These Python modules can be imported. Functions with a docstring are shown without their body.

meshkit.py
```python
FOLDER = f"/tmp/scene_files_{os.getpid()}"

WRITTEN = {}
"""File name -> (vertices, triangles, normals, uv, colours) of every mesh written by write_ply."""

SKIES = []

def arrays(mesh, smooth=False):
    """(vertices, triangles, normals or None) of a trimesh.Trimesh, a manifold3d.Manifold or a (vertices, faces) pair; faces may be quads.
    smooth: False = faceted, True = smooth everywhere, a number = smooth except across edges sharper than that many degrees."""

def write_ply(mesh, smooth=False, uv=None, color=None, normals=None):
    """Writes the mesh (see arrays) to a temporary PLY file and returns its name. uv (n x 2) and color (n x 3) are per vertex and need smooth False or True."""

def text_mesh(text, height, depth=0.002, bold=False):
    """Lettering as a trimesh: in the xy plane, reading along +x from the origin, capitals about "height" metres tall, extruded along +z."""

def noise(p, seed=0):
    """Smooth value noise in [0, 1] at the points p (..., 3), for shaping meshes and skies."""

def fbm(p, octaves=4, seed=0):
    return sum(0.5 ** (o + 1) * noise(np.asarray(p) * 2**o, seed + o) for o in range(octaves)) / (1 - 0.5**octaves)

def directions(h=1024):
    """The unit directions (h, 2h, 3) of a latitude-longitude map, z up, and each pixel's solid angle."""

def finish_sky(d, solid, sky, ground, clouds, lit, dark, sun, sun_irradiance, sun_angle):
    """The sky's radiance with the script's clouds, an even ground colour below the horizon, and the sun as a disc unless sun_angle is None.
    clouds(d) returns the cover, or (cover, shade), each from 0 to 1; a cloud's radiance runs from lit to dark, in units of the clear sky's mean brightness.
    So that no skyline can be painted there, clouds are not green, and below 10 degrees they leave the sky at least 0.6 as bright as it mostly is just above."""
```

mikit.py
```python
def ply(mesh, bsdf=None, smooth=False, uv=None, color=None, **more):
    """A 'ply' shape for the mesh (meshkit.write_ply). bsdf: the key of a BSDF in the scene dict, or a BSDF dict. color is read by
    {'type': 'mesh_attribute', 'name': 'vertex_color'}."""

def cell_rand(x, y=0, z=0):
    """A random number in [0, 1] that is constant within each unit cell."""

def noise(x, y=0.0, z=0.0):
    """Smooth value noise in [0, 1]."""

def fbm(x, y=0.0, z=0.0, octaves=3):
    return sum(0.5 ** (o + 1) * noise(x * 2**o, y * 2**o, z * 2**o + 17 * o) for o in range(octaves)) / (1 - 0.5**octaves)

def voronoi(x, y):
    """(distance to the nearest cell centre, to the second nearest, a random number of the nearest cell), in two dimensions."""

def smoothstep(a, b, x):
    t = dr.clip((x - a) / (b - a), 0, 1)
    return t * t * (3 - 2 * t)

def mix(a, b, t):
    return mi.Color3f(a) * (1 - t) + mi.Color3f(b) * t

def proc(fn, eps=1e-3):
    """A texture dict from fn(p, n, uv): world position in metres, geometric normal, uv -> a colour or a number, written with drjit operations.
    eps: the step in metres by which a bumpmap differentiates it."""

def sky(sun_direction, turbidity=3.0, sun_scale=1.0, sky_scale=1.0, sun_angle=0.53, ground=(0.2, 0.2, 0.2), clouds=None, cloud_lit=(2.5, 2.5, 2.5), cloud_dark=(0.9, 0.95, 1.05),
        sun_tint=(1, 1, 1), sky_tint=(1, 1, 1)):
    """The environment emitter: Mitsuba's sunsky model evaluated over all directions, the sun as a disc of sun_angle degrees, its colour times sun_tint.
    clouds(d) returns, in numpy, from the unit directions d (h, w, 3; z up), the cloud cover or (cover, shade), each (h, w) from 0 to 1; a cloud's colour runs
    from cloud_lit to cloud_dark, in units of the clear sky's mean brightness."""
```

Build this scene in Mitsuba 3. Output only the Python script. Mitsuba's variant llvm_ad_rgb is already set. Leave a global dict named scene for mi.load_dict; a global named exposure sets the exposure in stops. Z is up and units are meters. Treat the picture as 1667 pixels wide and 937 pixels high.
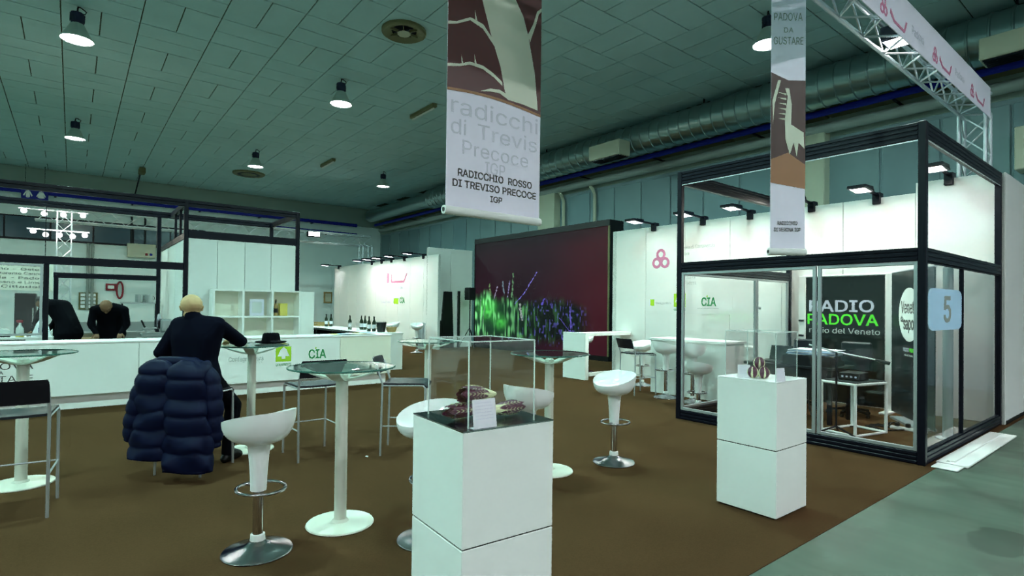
import math, random
import numpy as np, trimesh, drjit as dr, mitsuba as mi
import manifold3d as m3
import mikit, meshkit
from shapely.geometry import Polygon
from mikit import noise, fbm, smoothstep, mix

random.seed(7); rng = np.random.default_rng(7)
TF = mi.ScalarTransform4f
scene, labels = {}, {}
PI = math.pi

# ------------------------------------------------------------------ camera, lights, exposure
exposure = 0.15
YAW, PITCH, ROLL, FPX = math.radians(38.55), math.radians(0.6), math.radians(0.65), 899.0
EYE = np.array([0, 0, 1.53])
_d = np.array([math.sin(YAW) * math.cos(PITCH), math.cos(YAW) * math.cos(PITCH), math.sin(PITCH)])
_r = np.array([math.cos(YAW), -math.sin(YAW), 0.0]); _u = np.cross(_r, _d)
_up = -_r * math.sin(ROLL) + _u * math.cos(ROLL)
scene['camera'] = {'type': 'perspective', 'fov': math.degrees(2 * math.atan(833.5 / FPX)), 'fov_axis': 'x', 'near_clip': 0.05, 'far_clip': 200.0,
                   'principal_point_offset_y': -20.7 / 937, 'to_world': TF().look_at(origin=EYE.tolist(), target=(EYE + _d).tolist(), up=_up.tolist())}
BAY = 485.0          # radiance of the high-bay lamps
FLOOD = 95.0        # radiance of the arm floodlights on the stand walls
BAY_X, BAY_Y = (-14.8, -9.86, -4.93, 0.0, 4.93, 9.72), (-10.8, -2.95, 4.9, 12.8, 20.6)
def bay_colour(x, y):
    if abs(x) < .1 and y > 20: return (1.0, .86, .62)
    if y < 0: return (.62, .68, .69)
    return (.55, 1.0, .90)

# ------------------------------------------------------------------ materials
def rgb(c): return {'type': 'rgb', 'value': list(map(float, c))}
def mat(name, d): scene['mat_' + name] = d
def pl(name, c, rough=.5, spec=.5, **k):
    mat(name, {'type': 'twosided', 'bsdf': {'type': 'principled', 'base_color': c if isinstance(c, dict) else rgb(c), 'roughness': rough, 'specular': spec, **k}})
def df(name, c): mat(name, {'type': 'twosided', 'bsdf': {'type': 'diffuse', 'reflectance': c if isinstance(c, dict) else rgb(c)}})
def carpet_fn(p, n, uv):
    a = fbm(p.x * 1.3, p.y * 1.3, 0.0); b = noise(p.x * 160, p.y * 160, 0.0)
    return mix((.056, .030, .0150), (.077, .042, .0205), .55 * a + .45 * b)
def concrete_fn(p, n, uv):
    a = fbm(p.x * .9, p.y * .9, 0.0, 4); b = fbm(p.x * 9, p.y * 2.5, 3.0); s = smoothstep(.60, .74, fbm(p.x * 1.5 + 5, p.y * 1.5 + 2, 8.0))
    q = dr.square((p.x - 4.86) / .34) + dr.square((p.y - .86) / .17) + .7 * (noise(p.x * 9, p.y * 9, 1.0) - .5)
    c = mix((.040, .062, .044), (.078, .108, .080), .5 * a + .5 * b)
    c = mix(c, mi.Color3f(.045, .05, .04), .5 * s)
    return mix(c, mi.Color3f(.030, .042, .030), .75 * (1 - smoothstep(.75, 1.05, q)))
def tile_fn(p, n, uv):
    return mix((.38, .56, .58), (.46, .64, .66), fbm(p.x * 2.2, p.y * 2.2, 1.0) * .7 + .3 * noise(p.x * 60, p.y * 60, 0.0))
df('carpet', mikit.proc(carpet_fn)); pl('concrete', mikit.proc(concrete_fn), .55, .4)
df('tile', mikit.proc(tile_fn)); df('joint', (.10, .11, .09))
df('white_wall', (.74, .74, .71)); df('white_wall_b', (.715, .72, .70)); df('wall_seam', (.45, .46, .44))
pl('white_paint', (.78, .79, .76), .35); pl('white_gloss', (.80, .81, .80), .12, .6, clearcoat=.6); pl('cream_paint', (.76, .74, .62), .4)
pl('column_paint', (.60, .59, .51), .4, .3)
pl('black_metal', (.0028, .0032, .0075), .36, .14); pl('grey_alu', (.42, .45, .46), .35, .5, metallic=.6); pl('silver_metal', (.62, .66, .70), .3, .5, metallic=.75)
mat('chrome', {'type': 'twosided', 'bsdf': {'type': 'roughconductor', 'material': 'Cr', 'alpha': .06}}); mat('mirror', {'type': 'twosided', 'bsdf': {'type': 'roughconductor', 'specular_reflectance': rgb((.42, .47, .48)), 'alpha': .03}})
mat('galvanised', {'type': 'twosided', 'bsdf': {'type': 'principled', 'base_color': rgb((.26, .34, .34)), 'metallic': .9, 'roughness': .27}})
mat('glass', {'type': 'thindielectric', 'int_ior': 1.5}); mat('acrylic', {'type': 'thindielectric', 'int_ior': 1.45})
mat('table_glass', {'type': 'thindielectric', 'int_ior': 1.5, 'specular_transmittance': rgb((.52, .66, .63))}); pl('glass_edge', (.03, .10, .08), .15, .6); pl('acrylic_edge', (.62, .72, .68), .2)
pl('black_plastic', (.004, .004, .005), .4, .3); pl('black_leather', (.005, .006, .011), .42, .35); pl('navy_cloth', (.0016, .002, .0065), .9, .05); pl('coat_cloth', (.0009, .0026, .019), .6, .12)
pl('dark_cloth', (.0022, .0023, .004), .9, .05); pl('skin', (.50, .34, .17), .5, .3); pl('skin_warm', (.16, .085, .045), .55, .2); pl('hair_dark', (.015, .011, .009), .6); pl('hair_grey', (.35, .30, .24), .7)
pl('felt', (.0018, .0018, .003), .9, .06); pl('shoe', (.003, .003, .003), .4, .3)
pl('blue_paint', (.006, .014, .26), .5, .2); pl('olive_paint', (.13, .125, .06), .5, .2); pl('grey_pipe', (.25, .28, .26), .4); pl('beige_paint', (.48, .47, .36), .55); pl('panel_blue', (.15, .22, .235), .5); pl('panel_blue_b', (.125, .19, .21), .5)
df('hall_wall', (.72, .80, .79)); pl('hall_upper', (.26, .33, .29), .7); pl('hall_grey', (.17, .23, .25), .7); pl('window_dark', (.03, .06, .085), .15)
pl('lamp_body', (.005, .008, .03), .4, .3); pl('reflector', (.45, .52, .48), .3, .5, metallic=.5)
pl('ink_dark', (.05, .04, .04), .7); pl('ink_grey', (.50, .51, .50), .7); pl('ink_pale', (.62, .60, .70), .7); pl('ink_green', (.02, .20, .06), .6); pl('ink_lime', (.32, .55, .02), .6); pl('ink_pink', (.50, .16, .28), .6); pl('ink_silver', (.55, .55, .66), .4); pl('ink_neon', (.10, .75, .02), .5)
pl('banner_white', (.84, .80, .93), .6); pl('maroon', (.085, .022, .020), .45); pl('rib_white', (.66, .68, .55), .5); pl('print_brown', (.30, .14, .06), .5); pl('print_dark', (.05, .018, .012), .5)
pl('leaf_purple', (.075, .008, .030), .35); pl('leaf_white', (.72, .74, .45), .4); pl('card', (.72, .70, .76), .6); pl('paper', (.74, .77, .80), .6); pl('paper_blue', (.30, .42, .62), .6)
pl('poster_black', (.003, .0035, .004), .3, .3); pl('poster_dark', (.006, .010, .012), .35, .3); pl('steel', (.45, .48, .48), .28, .5, metallic=.8); pl('wood', (.30, .19, .07), .6); pl('bottle_glass', (.010, .018, .008), .08, .6)
pl('red_plastic', (.22, .012, .022), .4, .3); pl('yellow_plastic', (.60, .50, .10), .4); pl('sign_blue', (.008, .016, .22), .5, .2); pl('reflected_blue', (.42, .62, .80), .3); pl('clear_plastic', (.55, .60, .58), .15)
def screen_fn(p, n, uv):
    a = (17.2 - p.y) / 6.7; b = p.z / 4.03                      # 0..1 from the screen's left end, and up
    base = mix((.016, .002, .008), (.044, .003, .009), smoothstep(.5, 1, a)) * (.55 + .5 * noise(a * 5, b * 4, 2.0)) * (1 - .5 * smoothstep(.82, .96, b))
    top = .50 - .17 * a + .10 * noise(a * 9, 1.0, 4.0)
    tuft = noise(a * 95, b * 9 + a * 14, 7.0) * noise(a * 31, b * 17, 9.0)
    body = smoothstep(0.0, .10, top - b) * (1 - smoothstep(.80, .92, a)) * smoothstep(.05, .16, b)
    green = mix((.006, .030, .014), (.16, .58, .20), smoothstep(.16, .60, tuft)) * (1.25 - 1.15 * smoothstep(.12, .62, a))
    glow = dr.exp(-(dr.square((a - .12) / .07) + dr.square((b - .36) / .08))) + .7 * dr.exp(-(dr.square((a - .24) / .05) + dr.square((b - .24) / .05)))
    green = green + mi.Color3f(.06, .50, .06) * glow * (.5 + noise(a * 60, b * 40, 6.0))
    blue = mi.Color3f(.045, .04, .20) * smoothstep(.66, .9, noise(a * 110, b * 40, 3.0)) * smoothstep(.30, .55, a)
    c = mix(base, green + blue, body)
    def stroke(c, x0, y0, x1, y1, w, col):
        t = dr.clip(((a - x0) * (x1 - x0) + (b - y0) * (y1 - y0)) / ((x1 - x0) ** 2 + (y1 - y0) ** 2), 0, 1)
        d = dr.sqrt(dr.square(a - x0 - t * (x1 - x0)) + dr.square(b - y0 - t * (y1 - y0)))
        return mix(c, mi.Color3f(*col), .85 * (1 - smoothstep(w * .2, w * .75, d + w * .9 * (noise(a * 130, b * 90, 5.0) - .3))))
    for s in ((.36, .40, .44, .50, .010, (.16, .15, .60)), (.44, .50, .53, .66, .010, (.20, .18, .66)), (.27, .48, .255, .60, .012, (.14, .22, .26)), (.335, .46, .345, .66, .014, (.12, .30, .14)), (.30, .46, .315, .60, .010, (.22, .20, .42)),
              (.15, .46, .14, .58, .016, (.14, .26, .10)), (.77, .12, .76, .40, .008, (.10, .08, .40)), (.80, .10, .76, .32, .008, (.10, .08, .44)), (.69, .30, .76, .20, .007, (.08, .06, .34)), (.71, .14, .75, .06, .008, (.10, .09, .42)),
              (.18, .44, .21, .55, .012, (.24, .22, .32)), (.40, .40, .42, .27, .020, (.30, .36, .34)), (.06, .44, .055, .26, .007, (.20, .34, .24)), (.10, .42, .08, .22, .007, (.18, .30, .22)), (.57, .40, .585, .44, .016, (.10, .08, .55))):
        c = stroke(c, *s)
    return c
mat('screen_back', {'type': 'twosided', 'bsdf': {'type': 'principled', 'base_color': rgb((.006, .004, .006)), 'roughness': .5, 'specular': .12}})

# ------------------------------------------------------------------ mesh helpers
def V(*a): return np.array(a, float)
def unit(a): a = np.asarray(a, float); return a / np.linalg.norm(a)
def rotz(deg):
    a = math.radians(deg); return np.array([[math.cos(a), -math.sin(a), 0], [math.sin(a), math.cos(a), 0], [0, 0, 1]])
class MB:
    def __init__(s): s.m = []
    def add(s, mesh): s.m.append(mesh); return s
    def box(s, x0, x1, y0, y1, z0, z1, bev=0.0):
        lo, hi = np.minimum([x0, y0, z0], [x1, y1, z1]), np.maximum([x0, y0, z0], [x1, y1, z1])
        bev = min(bev, .45 * (hi - lo).min())
        if bev > 0:
            pts = []
            for i in range(8):
                c = np.array([hi[k] if i >> k & 1 else lo[k] for k in range(3)]); sg = np.array([-1 if i >> k & 1 else 1 for k in range(3)])
                for k in range(3):
                    q = c + sg * bev; q[k] = c[k]; pts.append(q)
            return s.add(trimesh.convex.convex_hull(np.array(pts)))
        b = trimesh.creation.box(hi - lo); b.apply_translation((lo + hi) / 2); return s.add(b)
    def bar(s, p, q, w, h=None, up=(0, 0, 1), bev=0.0):
        p, q = V(*p), V(*q); h = h or w; t = unit(q - p); a = np.cross(up, t)
        a = unit(a) if np.linalg.norm(a) > 1e-6 else V(1, 0, 0); b = np.cross(t, a)
        g = MB().box(-w / 2, w / 2, -h / 2, h / 2, 0, np.linalg.norm(q - p), bev).m[0]
        M = np.eye(4); M[:3, 0], M[:3, 1], M[:3, 2], M[:3, 3] = a, b, t, p
        g.apply_transform(M); return s.add(g)
    def tube(s, pts, r, n=10, closed=False):
        p = np.array(pts, float); N = len(p); rr = np.broadcast_to(np.asarray(r, float), (N,))
        t = np.roll(p, -1, 0) - np.roll(p, 1, 0) if closed else np.gradient(p, axis=0)
        t = t / np.maximum(np.linalg.norm(t, axis=1, keepdims=True), 1e-9)
        a = np.cross(t[0], [0, 0, 1]); a = unit(a) if np.linalg.norm(a) > 1e-3 else V(1, 0, 0); A = []
        for i in range(N):
            a = unit(a - t[i] * (a @ t[i])); A.append(a)
        A = np.array(A); B = np.cross(t, A); an = np.arange(n) * 2 * PI / n
        v = p[:, None] + rr[:, None, None] * (np.cos(an)[None, :, None] * A[:, None] + np.sin(an)[None, :, None] * B[:, None]); v = v.reshape(-1, 3); f = []
        for i in range(N if closed else N - 1):
            j = (i + 1) % N
            for k in range(n):
                l = (k + 1) % n; f += [[i * n + k, i * n + l, j * n + l], [i * n + k, j * n + l, j * n + k]]
        if not closed:
            v = np.vstack([v, p[0], p[-1]]); c0, c1 = len(v) - 2, len(v) - 1
            for k in range(n):
                l = (k + 1) % n; f += [[c0, l, k], [c1, (N - 1) * n + k, (N - 1) * n + l]]
        return s.add(trimesh.Trimesh(v, f, process=False))
    def lathe(s, prof, n=32, at=(0, 0, 0)):
        prof = np.array(prof, float); an = np.arange(n) * 2 * PI / n
        v = np.stack([prof[:, None, 0] * np.cos(an), prof[:, None, 0] * np.sin(an), np.repeat(prof[:, 1:2], n, 1)], -1).reshape(-1, 3) + V(*at); f = []
        for i in range(len(prof) - 1):
            for k in range(n):
                l = (k + 1) % n
                if prof[i, 0] > 1e-6: f.append([i * n + k, i * n + l, (i + 1) * n + l])
                if prof[i + 1, 0] > 1e-6: f.append([i * n + k, (i + 1) * n + l, (i + 1) * n + k])
        m = trimesh.Trimesh(v, f, process=False); m.merge_vertices(); return s.add(m)
    def poly(s, pts, depth, M=None):
        g = trimesh.creation.extrude_polygon(Polygon(pts).buffer(0), depth, engine='earcut')
        if M is not None: g.apply_transform(M)
        return s.add(g)
    def grid(s, P, two=False):
        """a sheet from an (h, w, 3) array of points"""
        h, w = P.shape[:2]; i = np.arange(h * w).reshape(h, w)
        q = np.stack([i[:-1, :-1], i[:-1, 1:], i[1:, 1:], i[1:, :-1]], -1).reshape(-1, 4)
        return s.add(trimesh.Trimesh(P.reshape(-1, 3), np.vstack([q[:, [0, 1, 2]], q[:, [0, 2, 3]]]), process=False))
    def move(s, M):
        if M.shape == (3, 3): N = np.eye(4); N[:3, :3] = M; M = N
        for m in s.m: m.apply_transform(M)
        return s
    def mesh(s): return trimesh.util.concatenate(s.m)
def frame(origin, x, y):
    """a 4x4 whose columns are x, y, x cross y"""
    M = np.eye(4); M[:3, 0], M[:3, 1] = unit(x), unit(y); M[:3, 2] = np.cross(M[:3, 0], M[:3, 1]); M[:3, 3] = origin; return M
def pose(x, y, z=0.0, deg=0.0, s=1.0):
    M = np.eye(4); M[:3, :3] = rotz(deg) * s; M[:3, 3] = (x, y, z); return M
FACE_X = lambda o: frame(o, (0, -1, 0), (0, 0, 1))      # print that faces -X, reading along -Y
FACE_Y = lambda o: frame(o, (1, 0, 0), (0, 0, 1))       # print that faces -Y, reading along +X
used = set()
def num(k):
    if k not in used: used.add(k); return k
    i = 1
    while f'{k}_{i:03d}' in used: i += 1
    used.add(f'{k}_{i:03d}'); return f'{k}_{i:03d}'
def shp(mesh, m, smooth=30, **k):
    if isinstance(mesh, MB): mesh = mesh.mesh()
    return mikit.ply(mesh, 'mat_' + m, smooth=smooth, **k)
def tag(k, label=None, cat=None, group=None, kind=None):
    d = labels.setdefault(k, {})
    for a, b in (('label', label), ('category', cat), ('group', group), ('kind', kind)):
        if b: d[a] = b
def thing(name, label, cat=None, group=None, kind=None):
    k = num(name); tag(k, label, cat, group, kind); return k
def part(parent, name, mesh, m, smooth=30, label=None, kind=None, M=None, **k):
    key = num(parent + '__' + name); d = mesh if isinstance(mesh, dict) else shp(mesh, m, smooth, **k)
    if M is not None: d = {**d, 'to_world': TF(M)}
    scene[key] = d
    if label or kind: tag(key, label, None, None, kind)
    return key
def single(name, mesh, m, label, cat=None, group=None, kind=None, smooth=30, M=None):
    k = thing(name, label, cat, group, kind); d = mesh if isinstance(mesh, dict) else shp(mesh, m, smooth)
    scene[k] = {**d, 'to_world': TF(M)} if M is not None else d
    return k
def place(proto, name, label, cat, M, group=None, skip=()):
    """a copy of a prototype: a list of (path below the thing, shape dict, part label)"""
    k = thing(name, label, cat, group); made = {}
    for path, d, lab in proto:
        if path in skip: continue
        up, _, leaf = path.rpartition('__'); par = made.get(up, k) if up else k
        key = num(par + '__' + leaf); made[path] = key
        d = {**d, 'to_world': TF(M)}; scene[key] = d
        if lab: tag(key, lab)
    return k
def emit(mesh, c, L): return {**mikit.ply(mesh.mesh() if isinstance(mesh, MB) else mesh, 'mat_screen_back'), 'emitter': {'type': 'area', 'radiance': rgb([L * x for x in c])}}
def text(s, h, M, m, bold=False, width=None, depth=.002):
    t = meshkit.text_mesh(s, h, depth, bold)
    if width: t.apply_scale([width / t.bounds[1, 0], 1, 1])
    t.apply_transform(M); return shp(t, m, False)

# ------------------------------------------------------------------ the hall
single('floor', MB().box(-26, 14, -14, 30, -.12, -.004), 'concrete', 'pale grey stained concrete hall floor in the right foreground', kind='structure')
single('floor_carpet', MB().box(-2.6, 12.6, 1.64, 10.9, -.004, 0).box(4.95, 12.6, 10.9, 18.0, -.004, 0).box(4.95, 9.9, 18.0, 26.4, -.004, 0), 'carpet', 'brown carpet covering the floor of the exhibition stand', kind='structure')
CEIL = 6.9
k = single('ceiling', MB().box(-26, 14, -14, 30, CEIL + .022, CEIL + .12), 'joint', 'hall ceiling of pale square and half tiles', kind='structure')
cell = 1.19; CX, CY = 6.61 * 1.0387 + .03, 6.565 * 1.0387 - .015
tiles = []
for i in range(-29, 7):
    for j in range(-18, 21):
        x0, y0 = CX + i * cell, CY + j * cell
        for h in (0, 1):
            if (i + j) % 2 == 1: b = (x0 + h * cell / 2, x0 + (h + 1) * cell / 2, y0, y0 + cell)
            else: b = (x0, x0 + cell, y0 + h * cell / 2, y0 + (h + 1) * cell / 2)
            if b[0] > -26 and b[1] < 13.75 and b[2] > -14 and b[3] < 29.5: tiles.append(b)
def angle_in(x, y): return abs(math.atan2(x, y) - YAW) < math.radians(50)
tiles.sort(key=lambda b: (0 if angle_in((b[0] + b[1]) / 2, (b[2] + b[3]) / 2) and (b[1] + b[0]) ** 2 + (b[2] + b[3]) ** 2 > 4 * 7.4 ** 2 else 1, (b[0] + b[1]) ** 2 + (b[2] + b[3]) ** 2))
g = .011; tile_x = shp(MB().box(-cell / 4 + g, cell / 4 - g, -cell / 2 + g, cell / 2 - g, 0, .02), 'tile', False); tile_y = shp(MB().box(-cell / 2 + g, cell / 2 - g, -cell / 4 + g, cell / 4 - g, 0, .02), 'tile', False)
rest = MB()
for n, b in enumerate(tiles):
    cx, cy = (b[0] + b[1]) / 2, (b[2] + b[3]) / 2; dz = .004 * random.random()
    if n < 298: part(k, 'tile', tile_x if b[1] - b[0] < .9 * cell else tile_y, None, M=pose(cx, cy, CEIL + dz))
    else: rest.box(b[0] + g, b[1] - g, b[2] + g, b[3] - g, CEIL + dz, CEIL + .02 + dz)
part(k, 'tile', rest, 'tile', False, label='farther ceiling tiles', kind='stuff')

HX = 13.8
k = single('wall_right', MB().box(HX, HX + .2, -14, 30, 0, CEIL + .1), 'hall_grey', 'dark blue grey metal panelled hall wall behind the stand', kind='structure')
pan, panb = shp(MB().box(-.035, 0, -.52, .52, 0, 5.45, .012), 'panel_blue', False), shp(MB().box(-.035, 0, -.52, .52, 0, 5.45, .012), 'panel_blue_b', False)
y = -13.4
while y < 28.8:
    if not (14.0 < y < 15.6): part(k, 'panel', random.choice((pan, panb)), None, M=pose(HX, y, 0))
    y += 1.08
part(k, 'upper_band', MB().box(HX - .02, HX, -14, 29.5, 5.55, CEIL), 'hall_upper', False)
for y in (15.0, 5.9):
    single('trim_%d' % (1 if y > 9 else 2), MB().box(HX - .32, HX, y - .45, y + .45, 0, 5.75, .02), 'beige_paint', 'beige wall pilaster behind the left end of the hall panels' if y > 9 else 'beige wall pilaster seen above the booth', kind='structure')
k = single('wall_back', MB().box(-26, 14, 29.5, 29.7, 0, CEIL + .1), 'hall_wall', 'pale grey green back wall of the hall', kind='structure')
for x in np.arange(-25, 13, 2.4): part(k, 'panel', MB().box(x + .01, x + 2.39, 29.47, 29.5, 0, 3.98), 'hall_wall', False)
part(k, 'upper_band', MB().box(-26, 13.8, 29.44, 29.5, 5.9, CEIL), 'hall_upper', False)
w = single('window_1', MB().box(-12, 4.9, 29.42, 29.5, 4.0, 4.95), 'black_metal', 'long dark window strip high in the back wall', kind='structure')
for x in np.arange(-11.9, 4.5, 1.4): part(w, 'pane', MB().box(x, x + 1.34, 29.40, 29.425, 4.06, 4.90), 'window_dark', False)
single('wall_left', MB().box(-26.2, -26, -14, 30, 0, CEIL + .1), 'hall_wall', 'hall wall beyond the left edge', kind='structure')
single('wall_front', MB().box(-26, 14, -14.2, -14, 0, CEIL + .1), 'hall_wall', 'hall wall behind the viewer', kind='structure')

# duct, pipes, trays along the right wall
DX, DZ, DR = 12.6, 6.33, .42
k = thing('ventilation_duct', 'long ribbed galvanised ventilation duct under the ceiling along the right wall', 'duct')
seg = .31; prof = [(DR, 0), (DR, .255), (DR + .026, .268), (DR + .026, .292), (DR, .305), (DR, seg)]
sm = MB().lathe(prof, 28).mesh(); M = np.eye(4); M[:3, 0], M[:3, 1], M[:3, 2] = (0, 0, 1), (1, 0, 0), (0, 1, 0); sm.apply_transform(M); segd = shp(sm, 'galvanised', 35)
for i in range(105): part(k, 'segment', segd, None, M=pose(DX, -11.0 + i * seg, DZ))
ys = -11.0 + 105 * seg
rm = MB().lathe([(DR, 0), (DR, .2), (DR * .78, .55), (DR * .78, 6.6), (0, 6.6)], 28).mesh(); rm.apply_transform(M); rm.apply_translation((DX, ys, DZ))
part(k, 'reducer', rm, 'galvanised', 35, label='smooth narrower end section')
for y in (2.0, 8.0, 14.0, 20.0): part(k, 'strap', MB().bar((DX, y, DZ + DR - .02), (DX, y, CEIL + .02), .03), 'black_metal')
for y0, y1, z0, z1, lab in ((10.05, 11.2, 5.78, 6.2, 'pale grey air outlet box under the duct beside the large hanging banner'), (.6, 2.34, 5.70, 6.06, 'pale grey air outlet box on the duct at the right edge')):
    k = thing('air_outlet', lab, 'air outlet'); part(k, 'box', MB().box(11.72, 12.19, y0, y1, z0, z1, .015), 'beige_paint')
    for i in range(5): part(k, 'slat', MB().bar((11.77 + .09 * i, y0 + .04, z0 - .005), (11.77 + .09 * i, y1 - .04, z0 - .005), .012, .05), 'black_metal')
k = thing('blue_pipe', 'blue conduit pipe running under the duct along the right wall', 'pipe'); part(k, 'run', MB().tube([(13.2, -12, 5.98), (13.2, 28.9, 5.98)], .075, 12), 'blue_paint')
for y in np.arange(-8, 28, 3.0): part(k, 'bracket', MB().bar((13.2, y, 5.89), (13.75, y, 5.89), .05, .03), 'black_metal')
k = thing('cable_tray', 'olive cable trunking with joints along the right wall', 'cable tray')
for i in range(17): part(k, 'section', MB().box(13.4, 13.755, -11 + 2.35 * i, -11 + 2.35 * i + 2.31, 5.99, 6.22, .01), 'olive_paint')
single('grey_pipe', MB().tube([(13.55, -12, 5.72), (13.55, 29, 5.72)], .12, 16), 'grey_pipe', 'thick grey green pipe above the blue wall panels', 'pipe')
for y, lab in ((14.25, 'vertical beige pipe at the wall pilaster left of the hall panels'), (12.75, 'slim beige downpipe between the hall wall panels')):
    single('downpipe', MB().tube([(13.66, y, 0), (13.66, y, 5.3), (13.6, y + .05, 5.5), (13.55, y + .12, 5.62)], .055, 10), 'beige_paint', lab, 'pipe')
# pipes and signs on the back wall
for z, zz, lab in ((5.88, .085, 'upper blue pipe along the back wall'), (5.38, .07, 'lower blue pipe near the far corner of the hall')):
    k = thing('blue_pipe', lab, 'pipe'); x0 = -12 if z > 5.5 else 7.0
    part(k, 'run', MB().tube([(x0, 29.1, z), (12.2, 29.1, z)], zz, 10), 'blue_paint')
    for x in np.arange(x0 + 1, 12, 2.6): part(k, 'bracket', MB().bar((x, 29.1, z - .09), (x, 29.47 if z < 5.6 else 29.40, z - .09), .06, .04), 'black_metal')
k = thing('restroom_sign', 'blue restroom sign with two white human figures high at the left', 'sign')
part(k, 'board', MB().box(-1.62, -.80, 28.86, 28.92, 5.56, 6.03, .01), 'sign_blue')
for x in (-1.5, -.92): part(k, 'wire', MB().tube([(x, 28.89, 6.03), (x, 28.89, CEIL + .01)], .008, 5), 'black_metal')
for x, skirt in ((-1.42, 0), (-1.02, 1)):
    fm = MB().lathe([(0, 0), (.035, .006), (.05, .03), (.035, .055), (0, .06)], 14).mesh(); f = frame((x, 28.858, 5.93), (1, 0, 0), (0, 0, 1)); g2 = trimesh.creation.cylinder(.05, .01, sections=16); g2.apply_transform(f)
    b = MB().add(g2).poly([(-.055, .27), (.055, .27), (.15, .08), (.11, .06), (.06, .17), (.06 + .05 * skirt, .02), (.03, .02), (.03, -.0), (.005, -.0), (.005, .05), (-.005, .05), (-.005, 0), (-.03, 0), (-.03, .02), (-.06 - .05 * skirt, .02), (-.06, .17), (-.11, .06), (-.15, .08)], .01, FACE_Y((x, 28.865, 5.60)))
    part(k, 'figure', b, 'white_paint', False, label='white figure')
for x, z0, z1 in ((.50, 1.2, 4.0), (.66, 1.2, 4.0)): single('wall_pipe', MB().tube([(x, 29.36, z0), (x, 29.36, z1)], .05, 10), 'grey_pipe', 'thin grey vertical pipe on the back wall above the sink' if x < .6 else 'second thin grey vertical pipe on the back wall beside the first', 'pipe')
k = thing('electrical_box', 'beige electrical box with red and blue buttons high on the kitchen back wall', 'electrical box')
part(k, 'cabinet', MB().box(1.85, 2.9, 29.2, 29.44, 3.5, 4.1, .02), 'beige_paint'); part(k, 'cable', MB().tube([(2.0, 29.38, 4.1), (2.0, 29.38, 5.6)], .04, 8), 'black_plastic'); part(k, 'cable', MB().tube([(2.5, 29.38, 4.1), (2.5, 29.38, 5.6)], .04, 8), 'black_plastic')
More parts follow.
